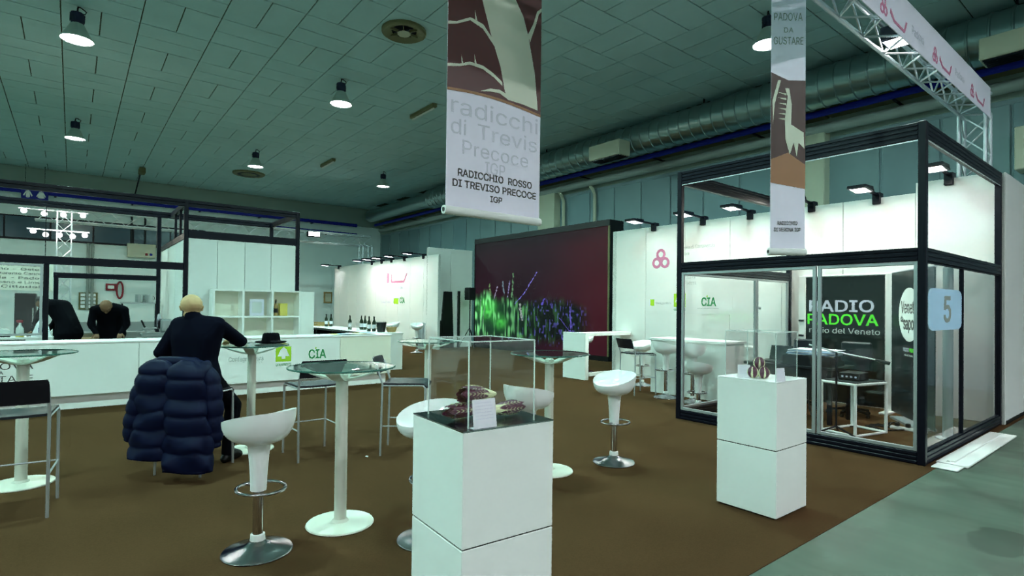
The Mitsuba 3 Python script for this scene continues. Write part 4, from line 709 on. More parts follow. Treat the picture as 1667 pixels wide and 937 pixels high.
def head_parts(c, fw, up):
    fw = unit(fw); up = unit(V(*up) - fw * (V(*up) @ fw)); lf = np.cross(up, fw); P = lambda x, y, z: c + fw * x + lf * y + up * z
    L = [hull((P(-.018, 0, .030), .092), (P(.018, 0, .028), .086), (P(.0, 0, .048), .078)), hull((P(.045, .030, -.012), .044), (P(.045, -.030, -.012), .044), (P(.030, 0, -.045), .050), (P(.060, 0, -.070), .030)), hull((P(.062, .014, -.082), .020), (P(.062, -.014, -.082), .020), (P(.0, .035, -.06), .032), (P(.0, -.035, -.06), .032)),
         hull((P(.094, 0, .020), .008), (P(.116, 0, -.018), .011), (P(.085, 0, -.024), .016)), hull((P(.086, .034, .036), .009), (P(.094, .0, .038), .009), (P(.086, -.034, .036), .009)), hull((P(.092, .018, -.052), .007), (P(.098, 0, -.050), .008), (P(.092, -.018, -.052), .007)), hull((P(.090, .015, -.062), .007), (P(.094, 0, -.063), .008), (P(.090, -.015, -.062), .007))]
    
    for sg in (1, -1): L.append(hull((P(-.002, sg * .086, .014), .010), (P(-.014, sg * .091, .010), .010), (P(-.003, sg * .084, -.024), .008)))
    return L, P
def person(label, J, skin, top, legs, look, up=(0, 0, 1), hair=None, palms=None, girth=1.0, shoes=True):
    k = thing('person', label, 'person'); g = girth; hl, P = head_parts(J['head'], look, up)
    J = {a: V(*b) for a, b in J.items()}; base = J['head'] + 0 * J['head']; nk = P(-.022, 0, -.075)
    B = hl + [hull((nk, .052), (P(-.012, 0, -.03), .055), (J['neck'], .058))]
    hipm = (J['hipL'] + J['hipR']) / 2; lat = unit(J['shR'] - J['shL'])
    def torso(e): return [hull((J['hipL'], .115 * g + e), (J['hipR'], .115 * g + e), (J['waist'] + lat * .075, .098 * g + e), (J['waist'] - lat * .075, .098 * g + e)), hull((J['waist'] + lat * .075, .098 * g + e), (J['waist'] - lat * .075, .098 * g + e), (J['chest'] + lat * .095, .108 * g + e), (J['chest'] - lat * .095, .108 * g + e)),
                          hull((J['chest'] + lat * .095, .108 * g + e), (J['chest'] - lat * .095, .108 * g + e), (J['shL'], .062 + e), (J['shR'], .062 + e), (J['neck'] - (J['neck'] - J['chest']) * .25, .07 + e))]
    def arm(s, e): return [hull((J['sh' + s], .060 + e), (J['el' + s], .043 + e)), hull((J['el' + s], .043 + e), (J['wr' + s], .029 + e * .8))]
    def leg(s, e): return [hull((J['hip' + s], .098 * g + e), (J['kn' + s], .060 + e)), hull((J['kn' + s], .060 + e), (J['kn' + s] * .6 + J['an' + s] * .4, .056 + e)), hull((J['kn' + s] * .6 + J['an' + s] * .4, .056 + e), (J['an' + s], .038 + e))]
    B += torso(0)
    for s in 'LR':
        B += arm(s, 0) + leg(s, 0); d = J['hd' + s] - J['wr' + s]; pn = (palms or {}).get(s, (0, 0, -1)); pn = V(*pn) - unit(d) * (V(*pn) @ unit(d)); B += hand(J['wr' + s], d, pn, 1 if s == 'L' else -1, .35)
        B += [hull((J['an' + s], .036), (J['an' + s] + V(0, 0, -.045), .034), (J['toe' + s], .028))]
    part(k, 'body', solid(B, .012, 6), skin, True)
    part(k, 'jumper', solid(torso(.016) + arm('L', .014) + arm('R', .014) + [hull((J['neck'], .070), (J['neck'] + .62 * (nk - J['neck']), .066))] + [hull((J['el' + s] + .25 * (J['wr' + s] - J['el' + s]), .060), (J['el' + s] - .2 * (J['el' + s] - J['sh' + s]), .060)) for s in 'LR'], .022, 8), top, True)
    part(k, 'trousers', solid([hull((J['hipL'], .122 * g), (J['hipR'], .122 * g), (hipm + V(0, 0, .05), .125 * g))] + leg('L', .014) + leg('R', .014), .022, 8), legs, True)
    if shoes:
        for s in 'LR':
            a, t = J['an' + s], J['toe' + s]; h = unit(V(t[0] - a[0], t[1] - a[1], 0)); z0 = min(a[2], t[2]) - .04
            part(k, 'shoe', solid([hull((a + V(0, 0, -.02), .045), (a - h * .03 + V(0, 0, z0 - a[2] + .045), .042), (t + V(0, 0, .01), .038), (a * .5 + t * .5 + V(0, 0, .012), .042))], .02, 3), 'shoe', True)
    for sg in (1, -1): e = part(k, 'eye', trimesh.creation.icosphere(2, .0115).apply_translation(P(.084, sg * .033, .016)), 'card', True); part(e, 'iris', trimesh.creation.icosphere(1, .0058).apply_translation(P(.0915, sg * .033, .016)), 'ink_dark', True)
    part(k, 'lips', solid([hull((P(.0955, .018, -.057), .004), (P(.103, 0, -.056), .0045), (P(.0955, -.018, -.057), .004))], .006, 2), 'skin_warm', True)
    if hair == 'dark': part(k, 'hair', solid([hull((P(-.030, 0, .030), .092), (P(.0, 0, .060), .084)), hull((P(-.05, .02, -.02), .070), (P(-.05, -.02, -.02), .070))] + [sph(P(-.02 + .03 * math.sin(i), .07 * math.cos(i * 1.3), .085 + .02 * math.sin(i * 2.1)), .032) for i in range(7)], .014, 4), 'hair_dark', True)
    if hair == 'short': part(k, 'hair', solid([hull((P(-.034, .0, .012), .093), (P(-.03, 0, -.015), .086))], .014, 4), 'hair_grey', True)
    return k
FW, RT = V(.7071, .7071, 0), V(.7071, -.7071, 0); S0 = V(.90, 5.82, 0); Q = lambda f, r, z: S0 + FW * f + RT * r + V(0, 0, z)
person('bald man in a navy jumper sitting with his back turned, elbow on the hat table', dict(head=Q(.015, -.055, 1.485), neck=Q(.0, -.015, 1.385), shL=Q(.03, -.185, 1.32), shR=Q(.04, .185, 1.325), chest=Q(.015, 0, 1.20), waist=Q(-.0, 0, 1.0), hipL=Q(.0, -.09, .85), hipR=Q(.0, .10, .845),
    elR=V(1.31, 5.93, 1.158), wrR=V(1.29, 6.165, 1.152), hdR=V(1.26, 6.25, 1.145), elL=Q(-.06, -.30, 1.07), wrL=Q(.17, -.22, 1.0), hdL=Q(.25, -.17, .985), knL=Q(.42, -.14, .72), knR=Q(.36, .15, .53), anL=Q(.30, -.13, .36), anR=Q(.26, .16, .09), toeL=Q(.42, -.15, .345), toeR=Q(.41, .18, .032)),
    'skin', 'navy_cloth', 'dark_cloth', (.25, .95, -.12), palms={'L': (0, 0, -1), 'R': (0, 0, -1)}, girth=1.08)
LW = unit(V(-.80, .60, 0)); RW = V(.60, .80, 0); w0 = V(-.07, 12.88, 0); Q1 = lambda f, r, z: w0 + LW * f + RW * r + V(0, 0, z)
person('dark haired worker in a black jacket bending to the left behind the counter glass', dict(head=Q1(.40, -.02, 1.49), neck=Q1(.27, 0, 1.50), shL=Q1(.24, -.19, 1.44), shR=Q1(.24, .19, 1.44), chest=Q1(.14, 0, 1.42), waist=Q1(.0, 0, 1.18), hipL=Q1(-.06, -.10, .95), hipR=Q1(-.06, .10, .95), elL=Q1(.33, -.24, 1.18), elR=Q1(.33, .22, 1.18),
    wrL=Q1(.45, -.14, 1.0), wrR=Q1(.45, .14, 1.0), hdL=Q1(.53, -.13, .96), hdR=Q1(.53, .13, .96), knL=Q1(.0, -.11, .50), knR=Q1(.0, .11, .50), anL=Q1(-.05, -.12, .09), anR=Q1(-.05, .12, .09), toeL=Q1(.10, -.14, .032), toeR=Q1(.10, .14, .032)), 'skin_warm', 'dark_cloth', 'dark_cloth', LW * .6 + V(0, 0, -.7), up=tuple(LW * .7 + V(0, 0, .7)), hair='dark', girth=1.12)
LW2 = unit(V(-.12, -1, 0)); RW2 = V(-1, .12, 0); w2 = V(.58, 12.95, 0); Q2 = lambda f, r, z: w2 + LW2 * f + RW2 * r + V(0, 0, z)
person('balding worker in a black jacket bent forward towards the viewer behind the counter', dict(head=Q2(.42, .04, 1.44), neck=Q2(.30, .01, 1.47), shL=Q2(.27, -.22, 1.38), shR=Q2(.27, .22, 1.38), chest=Q2(.17, 0, 1.36), waist=Q2(.02, 0, 1.14), hipL=Q2(-.06, -.10, .93), hipR=Q2(-.06, .10, .93), elL=Q2(.28, -.27, 1.12), elR=Q2(.28, .27, 1.12),
    wrL=Q2(.36, -.18, .95), wrR=Q2(.36, .18, .95), hdL=Q2(.42, -.17, .90), hdR=Q2(.42, .17, .90), knL=Q2(.0, -.11, .50), knR=Q2(.0, .11, .50), anL=Q2(-.05, -.12, .09), anR=Q2(-.05, .12, .09), toeL=Q2(.10, -.14, .032), toeR=Q2(.10, .14, .032)), 'skin_warm', 'dark_cloth', 'dark_cloth', LW2 * .45 + V(0, 0, -.85), up=tuple(LW2 * .85 + V(0, 0, .45)), hair='short', girth=1.15)

# coat over the man's chair
def puffy(zs, cen, hw, dep, n=40, baff=.155, amp=.028, seed=0):
    rows = []
    for z in zs:
        c, w, d = cen(z), hw(z), dep(z); t = np.linspace(0, 2 * PI, n + 1)[:-1]
        x = np.sign(np.cos(t)) * np.abs(np.cos(t)) ** .65; y = np.sign(np.sin(t)) * np.abs(np.sin(t)) ** .75
        b = amp * np.abs(np.sin(PI * (z + .03 * seed + .05 * (meshkit.noise(np.stack([x * 1.3 + seed * 5, y * 1.3, np.full(n, z * 1.5)], 1), 9) - .5)) / baff)) ** .5
        nz = meshkit.noise(np.stack([x * 2 + seed * 7, y * 2, np.full(n, z * 7)], 1), seed) - .5
        rows.append([Q(c[1] + (d + bb) * yy * (1 + .5 * q), c[0] + (w + bb * .8) * xx * (1 + .2 * q), z + .03 * q) for xx, yy, q, bb in zip(x, y, nz, b)])
    P = np.array(rows); P = np.concatenate([P, P[:, :1]], 1); m = MB().grid(P)
    for row in (P[0], P[-1]):
        c = row[:-1].mean(0); m.add(trimesh.Trimesh(np.vstack([row[:-1], c]), [[i, (i + 1) % n, n] for i in range(n)], process=False))
    t = m.mesh(); t.merge_vertices(); trimesh.repair.fix_normals(t); return t
k = thing('puffer_coat', 'navy quilted puffer coat draped over the chair back of the bald man', 'coat')
bf = -.285; L = lambda a, b: (lambda z: a + (b - a) * (1 - np.clip(z, 0, 1.1) / 1.1))
part(k, 'left_panel', puffy(np.linspace(1.03, .19, 72), lambda z: (-.10 - .05 * (1.05 - z), bf - .06 * (1.05 - z)), lambda z: .150 + .03 * (1.05 - z) - .10 * max(0, (z - .945) / .085) ** 2, lambda z: .085 - .05 * max(0, (z - .945) / .085) ** 2, seed=1), 'coat_cloth', True)
part(k, 'right_panel', puffy(np.linspace(1.035, .095, 80), lambda z: (.155 + .05 * (1.05 - z), bf - .065 * (1.05 - z)), lambda z: .150 + .065 * (1.05 - z) - .09 * max(0, (z - .945) / .09) ** 2, lambda z: .088 - .05 * max(0, (z - .945) / .09) ** 2, seed=2), 'coat_cloth', True)
def sleeve(pts, rad, seed):
    pts = np.array(pts, float); t = np.linspace(0, len(pts) - 1, 60); p = np.stack([np.interp(t, range(len(pts)), pts[:, i]) for i in range(3)], 1); r = np.interp(t, range(len(pts)), rad) + .014 * np.abs(np.sin(np.linspace(0, 6.2 * PI, 60) + seed)) ** .6; r[0] *= .4; r[-1] *= .8
    w = np.array([Q(b, a, z) for a, b, z in p]); return MB().tube(w, r, 18)
part(k, 'left_sleeve', sleeve([(-.16, bf + .02, .96), (-.235, bf, .84), (-.285, bf - .02, .66), (-.325, bf - .03, .48), (-.345, bf - .03, .32)], [.07, .085, .085, .078, .06], 0), 'coat_cloth', True)
part(k, 'right_sleeve', sleeve([(.22, bf + .05, 1.0), (.33, bf + .04, .84), (.36, bf + .03, .62), (.37, bf + .03, .42), (.36, bf + .03, .28)], [.06, .075, .075, .07, .055], 1), 'coat_cloth', True)
part(k, 'collar', MB().tube([Q(bf + .03, r, 1.01 - .12 * r * r) for r in np.linspace(-.20, .24, 17)], [.02, .035] + [.048] * 13 + [.035, .02], 14), 'coat_cloth', True)
# hat on the table
k = thing('felt_hat', 'black felt hat lying on the bar table beside the man', 'hat'); hx, hy, hz = 1.70, 6.33, 1.101
part(k, 'brim', MB().lathe([(.085, .004), (.12, .003), (.150, .010), (.160, .018), (.160, .021), (.148, .014), (.12, .008), (.085, .009)], 40).move(pose(hx, hy, hz)), 'felt')
cr = MB().lathe([(.094, .004), (.092, .03), (.086, .075), (.080, .100), (.070, .112), (.045, .112), (.0, .104)], 40).m[0]; cr.vertices[:, 0] *= 1.06; part(k, 'crown', MB().add(cr).move(pose(hx, hy, hz, 30)), 'felt'); part(k, 'band', MB().lathe([(.0955, .008), (.0965, .009), (.0945, .036), (.092, .036)], 40).move(pose(hx, hy, hz)), 'black_leather')

# ------------------------------------------------------------------ main counter with printing
k = thing('service_counter', 'long white counter with logos across the left of the stand', 'counter'); CYF = 9.98
part(k, 'plinth', MB().box(-4.2, 4.86, CYF + .10, CYF + .62, 0, .20), 'white_paint', False); part(k, 'worktop', MB().box(-4.25, 4.94, CYF - .01, CYF + .72, .93, .955, .003), 'white_paint', False)
for a, b in zip((-4.2, -1.7, .80, 3.90), (-1.7, .80, 3.90, 4.92)): part(k, 'front_panel', MB().box(a + .003, b - .003, CYF, CYF + .03, .20, .93, .003), 'cream_paint' if a == 3.9 else 'white_paint', False, label='cream end panel' if a == 3.9 else None)
part(k, 'end_panel', MB().box(4.88, 4.92, CYF + .03, CYF + .7, .20, .93), 'cream_paint', False)
for a in (-1.2, 1.3, 3.4): part(k, 'plinth_joint', MB().box(a - .003, a + .003, CYF + .098, CYF + .10, 0, .2), 'wall_seam', False)
k = thing('counter_print', 'dark PADOVA DA GUSTARE and green farm logos printed on the long counter front', 'print'); CP_ = lambda x, z: FACE_Y((x, CYF - .0005, z))
for t, h, x, z, w in (('PADOVA', .088, -1.08, .61, .68), ('DA', .045, -.80, .545, .10), ('GUSTARE', .085, -1.06, .44, .66)): part(k, 'lettering', text(t, h, CP_(x, z), 'ink_dark', False, w), None)
part(k, 'lettering', text('Confagricoltura', .075, CP_(2.02, .57), 'grey_pipe', False, .54), None); part(k, 'lettering', text('PADOVA', .03, CP_(2.36, .525), 'ink_grey', False, .19), None); coldi(k, CP_(2.76, .53), .26); cia(k, CP_(3.31, .56), .155)
k = thing('leaflets', 'scattered paper leaflets lying on the cream end of the long counter', 'papers')
for i in range(9): part(k, 'sheet', MB().box(-.105, .105, -.15, .15, 0, .004).move(rotz(rng.uniform(-40, 40))).move(pose(3.75 + .11 * i, CYF + .28 + rng.uniform(-.06, .1), .956 + .0042 * i)), ('paper', 'paper', 'yellow_plastic', 'paper_blue')[i % 4], False)

# ------------------------------------------------------------------ kitchen frame and shelf
KF, KB, KT = 11.63, 13.55, 3.42
k = thing('kitchen_frame', 'black open frame of beams and posts around the kitchen at the left', 'frame'); PX = (-4.3, -2.33, -.33, 1.62, 3.62)
for x in PX: part(k, 'post', MB().box(x - .035, x + .035, KF, KF + .07, 0, 2.13 if x == -.33 else KT, .006), 'black_metal')
for x in (-4.3, -.24, 1.40, 3.62): part(k, 'post', MB().box(x - .035, x + .035, KB, KB + .07, 0, 2.04 if x == -.24 else (KT - .12 if x > 1 else KT), .006), 'black_metal')
for y in (KF, KB): part(k, 'top_beam', MB().box(-4.33, 3.65, y + .003, y + .067, KT - .058, KT + .0, .006).box(-4.33, 3.65, y + .003, y + .067, KT - .12, KT - .062, .006), 'black_metal')
for x in (-4.3, 1.62, 3.62): part(k, 'cross_beam', MB().box(x - .032, x + .032, KF + .07, KB, KT - .115, KT - .01, .006), 'black_metal')
part(k, 'middle_beam', MB().box(-4.3, 1.585, KF + .003, KF + .067, 2.13, 2.26, .006), 'black_metal'); part(k, 'middle_beam', MB().box(-4.3, 1.36, KB + .003, KB + .067, 1.98, 2.08, .006), 'black_metal')
part(k, 'fascia', MB().box(1.655, 3.585, KF - .002, KF + .07, 2.73, 2.87, .006), 'black_metal'); part(k, 'side_fascia', MB().box(1.59, 1.65, KF + .07, KB + 1.5, 2.70, 2.82, .006), 'black_metal')
for y in (12.3, 12.95): part(k, 'short_post', MB().box(1.60, 1.64, y, y + .05, 2.82, KT - .115, .004), 'black_metal')
part(k, 'base_frame', MB().box(-2.29, -.37, KF + .015, KF + .055, .98, 1.015).box(-2.29, -.37, KF + .015, KF + .055, 2.09, 2.125).box(-.405, -.37, KF + .015, KF + .055, 1.015, 2.09).box(-2.29, -2.255, KF + .015, KF + .055, 1.015, 2.09), 'grey_alu')
part(k, 'pane', MB().grid(np.array([[(-2.27, KF + .035, z), (-.39, KF + .035, z)] for z in (1.0, 2.11)])), 'glass', False)
k = single('kitchen_wall', MB().box(1.66, 3.585, KF + .03, KF + .08, 0, 2.725), 'wall_seam', 'white panel wall of the kitchen behind the shelf unit', kind='structure')
for i in range(4): part(k, 'panel', MB().box(1.66 + .481 * i + .004, 1.66 + .481 * (i + 1) - .004, KF + .015, KF + .03, 0, 2.725, .004), 'white_wall' if i % 2 else 'white_wall_b', False)
k = single('kitchen_wall', MB().box(1.61, 1.64, KF + .09, KB + 1.5, 0, 2.695), 'wall_seam', 'white side wall running back beside the kitchen', kind='structure')
for i in range(3): part(k, 'panel', MB().box(1.595, 1.61, KF + .09 + 1.06 * i + .004, KF + .09 + 1.06 * (i + 1) - .004, 0, 2.695, .004), 'white_wall' if i % 2 else 'white_wall_b', False)
k = thing('shelf_unit', 'white open shelf unit with square cells behind the counter', 'shelf'); SF, SB = 11.25, 11.60
for x in (2.02, 2.52, 3.04, 3.56): part(k, 'upright', MB().box(x - .02, x + .02, SF, SB, 0, 1.79, .002), 'white_paint', False)
for z in (.06, .44, .86, 1.28, 1.775): part(k, 'shelf_board', MB().box(2.04, 3.54, SF + .004, SB, z - .015, z + .015), 'white_paint', False)
part(k, 'back_board', MB().box(2.02, 3.56, SB - .012, SB, .05, 1.78), 'cream_paint', False); part(k, 'closed_cabinet', MB().box(3.58, 3.84, SF, SB, 0, 1.775, .003), 'white_paint', False)
for i in range(3): part(k, 'cell_partition', MB().box((2.26, 2.78, 3.40)[i] - .008, (2.26, 2.78, 3.40)[i] + .008, SF + .08, SB - .012, .875, 1.265), 'white_paint', False) if i == 9 else None
k = thing('framed_card', 'grey round cornered card standing in the middle cell of the shelf unit', 'card'); part(k, 'board', MB().box(2.66, 2.92, 0, .012, 0, .32, .004).move(pose(0, SF + .14, 1.296)), 'ink_pale'); part(k, 'print', MB().box(2.70, 2.88, -.002, 0, .05, .27).move(pose(0, SF + .14, 1.296)), 'ink_grey', False)
def bottle(x, y, z, lab, m='bottle_glass', s=1.0, label_m='card', group=None):
    k = thing('bottle', lab, 'bottle', group); part(k, 'glass', MB().lathe([(0, 0), (.036 * s, .0), (.038 * s, .008), (.038 * s, .185 * s), (.030 * s, .215 * s), (.014 * s, .245 * s), (.0135 * s, .30 * s), (.016 * s, .302 * s), (.016 * s, .315 * s), (0, .315 * s)], 20, (x, y, z)), m)
    part(k, 'label', MB().lathe([(.0387 * s, .06 * s), (.0387 * s, .145 * s)], 20, (x, y, z)), label_m); part(k, 'capsule', MB().lathe([(.0148 * s, .25 * s), (.0148 * s, .30 * s), (.0168 * s, .318 * s), (0, .319 * s)], 16, (x, y, z)), 'black_plastic')
bottle(3.14, SF + .15, 1.295, 'brown bottle in the right cell of the shelf unit', 'wood', 1.0, 'black_plastic')
k = thing('gift_box', 'yellow box standing beside the bottle in the shelf unit', 'box'); part(k, 'box', MB().box(3.22, 3.36, SF + .14, SF + .26, 1.295, 1.52, .004), 'yellow_plastic'); part(k, 'lid', MB().box(3.215, 3.365, SF + .135, SF + .265, 1.52, 1.54, .003), 'yellow_plastic')

# notice of text lines hanging in the kitchen
k = thing('text_board', 'white board of dark printed lines behind the kitchen glass at the left edge', 'sign'); TBY = KB - .08; part(k, 'board', MB().box(-2.5, -.28, TBY, TBY + .02, 1.72, 2.26, .004), 'cream_paint', False)
for i, t in enumerate(('Antico Caffè - Padova: La Veneziana', 'Cassandra D.: Vino - Osteria', 'Trattoria Ca\' Bianca Ristorante Canonici', 'Il Borgo di Veggia - Padova', 'Antica Panacea, Rubano e Limena', 'La Famiglia - Cittadella')): part(k, 'text_line', text(t, .046, FACE_Y((-2.0, TBY - .003, 2.17 - .08 * i)), 'ink_dark', False, 1.66), None)
for x in (-2.5, -.4): part(k, 'hanger', MB().bar((x, TBY + .01, 2.26), (x, TBY + .01, KT - .12), .012), 'black_metal')
k = thing('work_table', 'white kitchen table with clutter behind the glass', 'table'); part(k, 'top', MB().box(-2.6, -.62, 12.75, 13.4, .86, .90, .004), 'white_paint', False); part(k, 'apron', MB().box(-2.6, -.62, 12.77, 12.80, .74, .86), 'black_plastic', False)
for x in (-2.55, -.67):
    for y in (12.8, 13.35): part(k, 'leg', MB().box(x - .02, x + .02, y - .02, y + .02, 0, .86), 'steel')
k = thing('spray_bottle', 'clear spray bottle with red head and yellow liquid on the kitchen table', 'spray bottle'); B0 = (-.70, 12.86, .90)
part(k, 'bottle', MB().lathe([(0, .0), (.05, 0), (.055, .01), (.055, .07), (.053, .15), (.02, .21), (.018, .25), (0, .25)], 20, B0), 'clear_plastic'); part(k, 'liquid_band', MB().lathe([(.0555, .004), (.056, .06), (.055, .062)], 20, B0), 'yellow_plastic'); part(k, 'spray_head', MB().box(-.75, -.66, 12.84, 12.88, 1.15, 1.20, .008).box(-.72, -.705, 12.85, 12.87, 1.10, 1.16, .004), 'red_plastic')
for i, (x, y, w, h, m) in enumerate(((-1.0, 13.0, .34, .05, 'dark_cloth'), (-1.5, 13.1, .4, .06, 'paper'), (-.95, 13.25, .26, .14, 'clear_plastic'))): single('cloth_bundle' if i < 2 else 'plastic_tub', MB().add(trimesh.convex.convex_hull(V(*[(x + a * w / 2, y + b * .1, .901 + c) for a, b, c in ((-1, -1, 0), (1, -1, 0), (1, 1, 0), (-1, 1, 0), (-.6, -.6, h), (.7, -.5, h * .8), (.5, .7, h), (-.7, .6, h * .7))]))), m, ('dark cloth bundle on the white kitchen table', 'pale paper bundle at the left of the white kitchen table', 'clear plastic tub on the white kitchen table')[i], ('cloth', 'paper', 'tub')[i])
k = thing('refrigerator', 'tall dark cabinet standing at the rear of the kitchen', 'cabinet'); part(k, 'body', MB().box(-.86, -.55, 14.2, 14.7, 0, 1.68, .01), 'black_plastic'); part(k, 'handle', MB().box(-.60, -.58, 14.17, 14.2, 1.0, 1.4, .005), 'steel')
k = thing('sink_counter', 'steel sink counter along the rear of the kitchen', 'counter'); part(k, 'top', MB().box(-.2, 1.55, 14.2, 14.8, .86, .90, .004), 'steel', False); part(k, 'front', MB().box(-.18, 1.53, 14.25, 14.28, .1, .86), 'steel', False); part(k, 'tap', MB().tube([(.7, 14.7, .9), (.7, 14.7, 1.15), (.7, 14.6, 1.2), (.7, 14.5, 1.14)], .014, 10), 'chrome'); part(k, 'backsplash', MB().box(-.2, 1.55, 14.78, 14.8, .9, 1.1), 'steel', False)
k = thing('steel_shelf', 'steel wall shelf with pots at the rear right of the kitchen', 'shelf'); part(k, 'board', MB().box(.82, 1.52, 14.45, 14.78, 1.50, 1.53, .004), 'steel', False)
for x in (.86, 1.48): part(k, 'upright', MB().box(x - .015, x + .015, 14.75, 14.78, .9, 1.50), 'black_metal')
for x, lab in ((1.16, 'left steel pot on the kitchen wall shelf'), (1.33, 'right steel pot on the kitchen wall shelf')): k = thing('pot', lab, 'pot'); part(k, 'body', MB().lathe([(0, 0), (.075, 0), (.08, .01), (.08, .17), (.074, .17), (.072, .02), (0, .02)], 24, (x, 14.6, 1.531)), 'steel'); part(k, 'handle', MB().tube([(x + .08, 14.6, 1.66), (x + .11, 14.6, 1.65), (x + .11, 14.6, 1.60), (x + .08, 14.6, 1.59)], .006, 6), 'black_plastic')
k = thing('slicing_machine', 'polished steel slicing machine at the right end of the kitchen', 'slicer'); sx, sy = 1.26, 12.25
single('slicer_table', MB().box(.94, 1.57, 12.0, 12.50, .84, .88, .004).box(.96, 1.0, 12.03, 12.07, 0, .84).box(1.51, 1.55, 12.03, 12.07, 0, .84).box(.96, 1.0, 12.44, 12.48, 0, .84).box(1.51, 1.55, 12.44, 12.48, 0, .84), 'steel', 'small steel table under the slicing machine', 'table', smooth=False)
part(k, 'base', MB().box(sx - .26, sx + .24, sy - .16, sy + .16, .881, .97, .02), 'steel'); part(k, 'motor', MB().box(sx + .04, sx + .24, sy - .10, sy + .12, .97, 1.22, .03), 'steel'); part(k, 'blade', MB().lathe([(0, -.012), (.145, -.004), (.148, 0), (.145, .004), (0, .012)], 36).move(frame((sx + .02, sy - .04, 1.18), (.35, .94, 0), (0, 0, 1))), 'chrome'); part(k, 'carriage', MB().box(sx - .24, sx - .02, sy - .15, sy - .02, 1.04, 1.07, .006).box(sx - .20, sx - .17, sy - .10, sy - .07, .97, 1.05), 'steel'); part(k, 'handle', MB().tube([(sx - .2, sy - .1, 1.06), (sx - .26, sy - .13, 1.2)], .014, 8), 'black_plastic')
k = thing('yellow_crate', 'yellow wooden crate behind the counter between the two workers', 'crate'); part(k, 'crate', MB().box(.08, .42, 13.3, 13.6, 0, .80, .01), 'yellow_plastic'); part(k, 'lid', MB().box(.07, .43, 13.29, 13.61, .80, .83, .004), 'wood')
k = thing('cloth_bag', 'crumpled white and blue bag beside the left worker', 'bag'); part(k, 'bag', MB().add(trimesh.convex.convex_hull(V(*[(-.40 + .13 * math.cos(a) * s, 12.52 + .10 * math.sin(a) * s, z) for a, s, z in ((0, 1, .92), (1, 1.1, .93), (2, 1, .92), (3.2, 1.1, .92), (4.2, 1, .93), (5.2, 1.1, .92), (.5, .8, 1.1), (2, .7, 1.2), (3.5, .6, 1.14), (5, .7, 1.16))]))), 'paper', False); part(k, 'print', MB().box(-.44, -.37, 12.40, 12.415, 1.0, 1.08), 'sign_blue', False)
single('bag_stand', MB().box(-.60, -.24, 12.36, 12.66, 0, .92, .005), 'white_paint', 'narrow white block under the crumpled bag', 'stand', smooth=False)

# ------------------------------------------------------------------ wine bar behind the counter
k = thing('wine_bar', 'low white bar with dark open side and bottles, beyond the long counter', 'counter'); part(k, 'top', MB().box(5.36, 6.24, 11.98, 17.0, .84, .88, .004), 'white_paint', False); part(k, 'end_panel', MB().box(5.38, 6.22, 12.0, 12.04, 0, .84), 'white_paint', False); part(k, 'back_panel', MB().box(6.18, 6.22, 12.04, 16.98, 0, .84), 'poster_dark', False)
for y in (13.2, 14.4, 15.6, 16.94): part(k, 'divider', MB().box(5.40, 6.18, y, y + .04, 0, .84), 'black_plastic', False)
part(k, 'dark_edge', MB().box(5.352, 5.36, 12.0, 17.0, .83, .88), 'poster_dark', False); part(k, 'lower_shelf', MB().box(5.42, 6.18, 12.04, 16.94, .36, .39), 'black_plastic', False)
for x, y, lab in ((5.86, 16.1, 'leftmost dark wine bottle on the far wine bar'), (5.98, 16.05, 'second dark wine bottle from the left on the far wine bar'), (5.70, 13.95, 'dark wine bottle standing alone in the middle of the wine bar'), (5.93, 13.75, 'dark wine bottle just right of the lone one on the wine bar'), (5.99, 13.66, 'shorter looking dark bottle of the middle pair on the wine bar'), (5.74, 12.85, 'left bottle of the near pair on the wine bar'), (5.84, 12.78, 'right bottle of the near pair on the wine bar')): bottle(x, y, .881, lab, group='wine bottles on the far bar', s=1.15)
bottle(6.1, 14.9, .881, 'small blue bottle on the far wine bar', 'sign_blue', .8, 'sign_blue')
k = thing('ice_bucket', 'black ice bucket at the near end of the wine bar', 'bucket'); part(k, 'bucket', MB().lathe([(0, 0), (.085, 0), (.09, .01), (.125, .23), (.13, .235), (.12, .235), (.085, .02), (0, .02)], 28, (5.86, 12.42, .881)), 'black_plastic'); part(k, 'rim', MB().lathe([(.125, .228), (.133, .232), (.133, .24), (.12, .24)], 28, (5.86, 12.42, .881)), 'steel')
k = thing('bread_basket', 'small woven basket beside the black ice bucket on the wine bar', 'basket'); part(k, 'basket', MB().lathe([(0, 0), (.09, 0), (.12, .05), (.13, .11), (.122, .11), (.085, .015), (0, .012)], 20, (6.08, 12.32, .881)), 'wood'); part(k, 'rim', MB().tube([(6.08 + .126 * math.cos(a), 12.32 + .126 * math.sin(a), .992) for a in np.linspace(0, 2 * PI, 25)[:-1]], .010, 6, True), 'wood')
k = thing('wooden_crate', 'small wooden crate at the far left end of the wine bar', 'crate')
for z in (.885, .945): 
    for y in (16.5, 16.86): part(k, 'slat', MB().box(5.75, 6.15, y, y + .012, z, z + .05), 'wood', False)
part(k, 'bottom', MB().box(5.75, 6.15, 16.5, 16.872, .881, .889), 'wood', False)
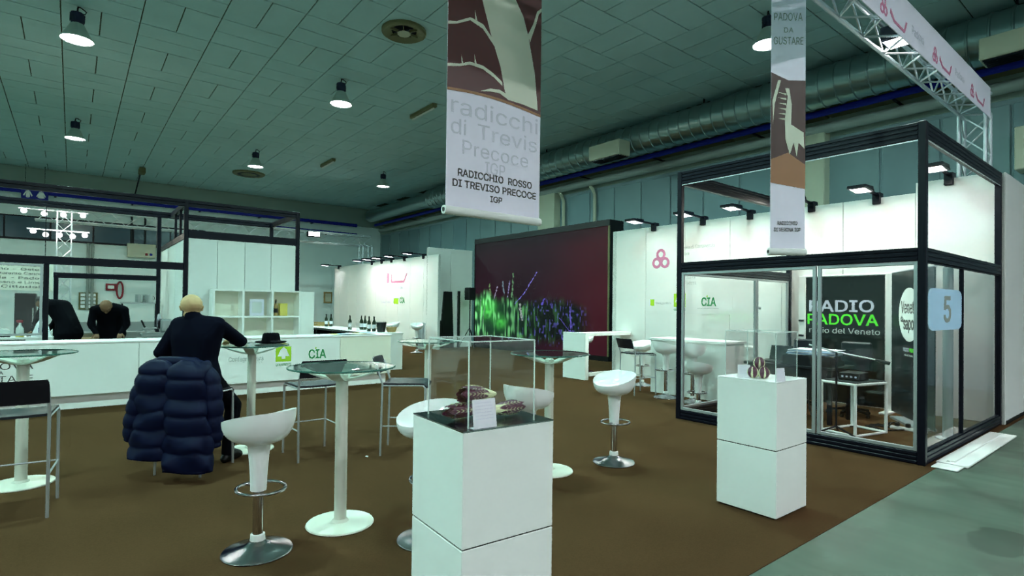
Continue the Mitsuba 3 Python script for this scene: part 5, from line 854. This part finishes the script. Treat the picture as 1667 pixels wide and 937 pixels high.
for i in range(6): 
    gx, gy = 5.62 + .05 * (i % 3), 13.2 + .17 * i; k = thing('wine_glass', 'clear stemmed wine glass standing on the far wine bar', 'glass', 'wine glasses on the far bar'); part(k, 'bowl', MB().lathe([(.004, .085), (.03, .10), (.038, .14), (.032, .20)], 18, (gx, gy, .881)), 'acrylic', True); part(k, 'stem', MB().lathe([(0, 0), (.034, .001), (.034, .003), (.006, .008), (.004, .03), (.004, .085), (0, .086)], 16, (gx, gy, .881)), 'clear_plastic')

# ------------------------------------------------------------------ lamp mast and far truss
k = thing('spotlight_mast', 'lattice mast with two rows of small glaring spotlights behind the kitchen', 'lamp stand'); mx, my = -.03, 16.2
truss(k, (mx, my, 0.0), (mx, my, 3.62), .26, step=.3, r=.016); part(k, 'crossbar', MB().tube([(-.95, my - .05, 3.57), (.27, my - .05, 3.57)], .02, 8), 'silver_metal'); part(k, 'crossbar', MB().tube([(-.80, my - .05, 3.13), (.30, my - .05, 3.13)], .02, 8), 'silver_metal')
for x, z in ((-.85, 3.50), (-.51, 3.47), (-.18, 3.48), (.17, 3.50), (-.69, 3.07), (-.48, 3.01), (-.24, 3.02), (-.01, 3.01), (.21, 3.05)):
    h = part(k, 'lamp_head', MB().lathe([(.0, .05), (.02, .05), (.045, .0), (.04, .0), (.015, .04)], 16).move(frame((x, my - .09, z), (1, 0, 0), (0, .25, .97))), 'steel'); e = trimesh.creation.icosphere(2, .055); e.apply_translation((x, my - .15, z)); key = num(h + '__bulb'); scene[key] = emit(e, (1, .95, .75), 45.0); tag(key, 'glaring bulb')
k = thing('lighting_truss', 'far silver truss running along the back of the hall above the lit wall', 'truss'); truss(k, (-1, 24.4, 4.68), (10.80, 24.4, 4.68), .45, step=.5, r=.03); truss(k, (10.80, 23.96, 0), (10.80, 23.96, 4.23), .44, step=.5, r=.03)
k = thing('truss_floodlight', 'bright floodlight on the far truss beside the kitchen frame', 'floodlight'); part(k, 'case', MB().box(7.75, 8.25, 23.56, 23.80, 4.40, 4.62, .02), 'black_metal'); part(k, 'bracket', MB().bar((8.0, 23.79, 4.55), (8.0, 23.96, 4.67), .05, .03), 'black_metal'); e = MB().grid(np.array([[(7.77, 23.55, z), (8.23, 23.55, z)] for z in (4.42, 4.60)])).m[0]
if e.face_normals[0][1] > 0: e.invert()
key = num(k + '__lens'); scene[key] = emit(e, (.9, 1, .95), 25.0); tag(key, 'bright lens')
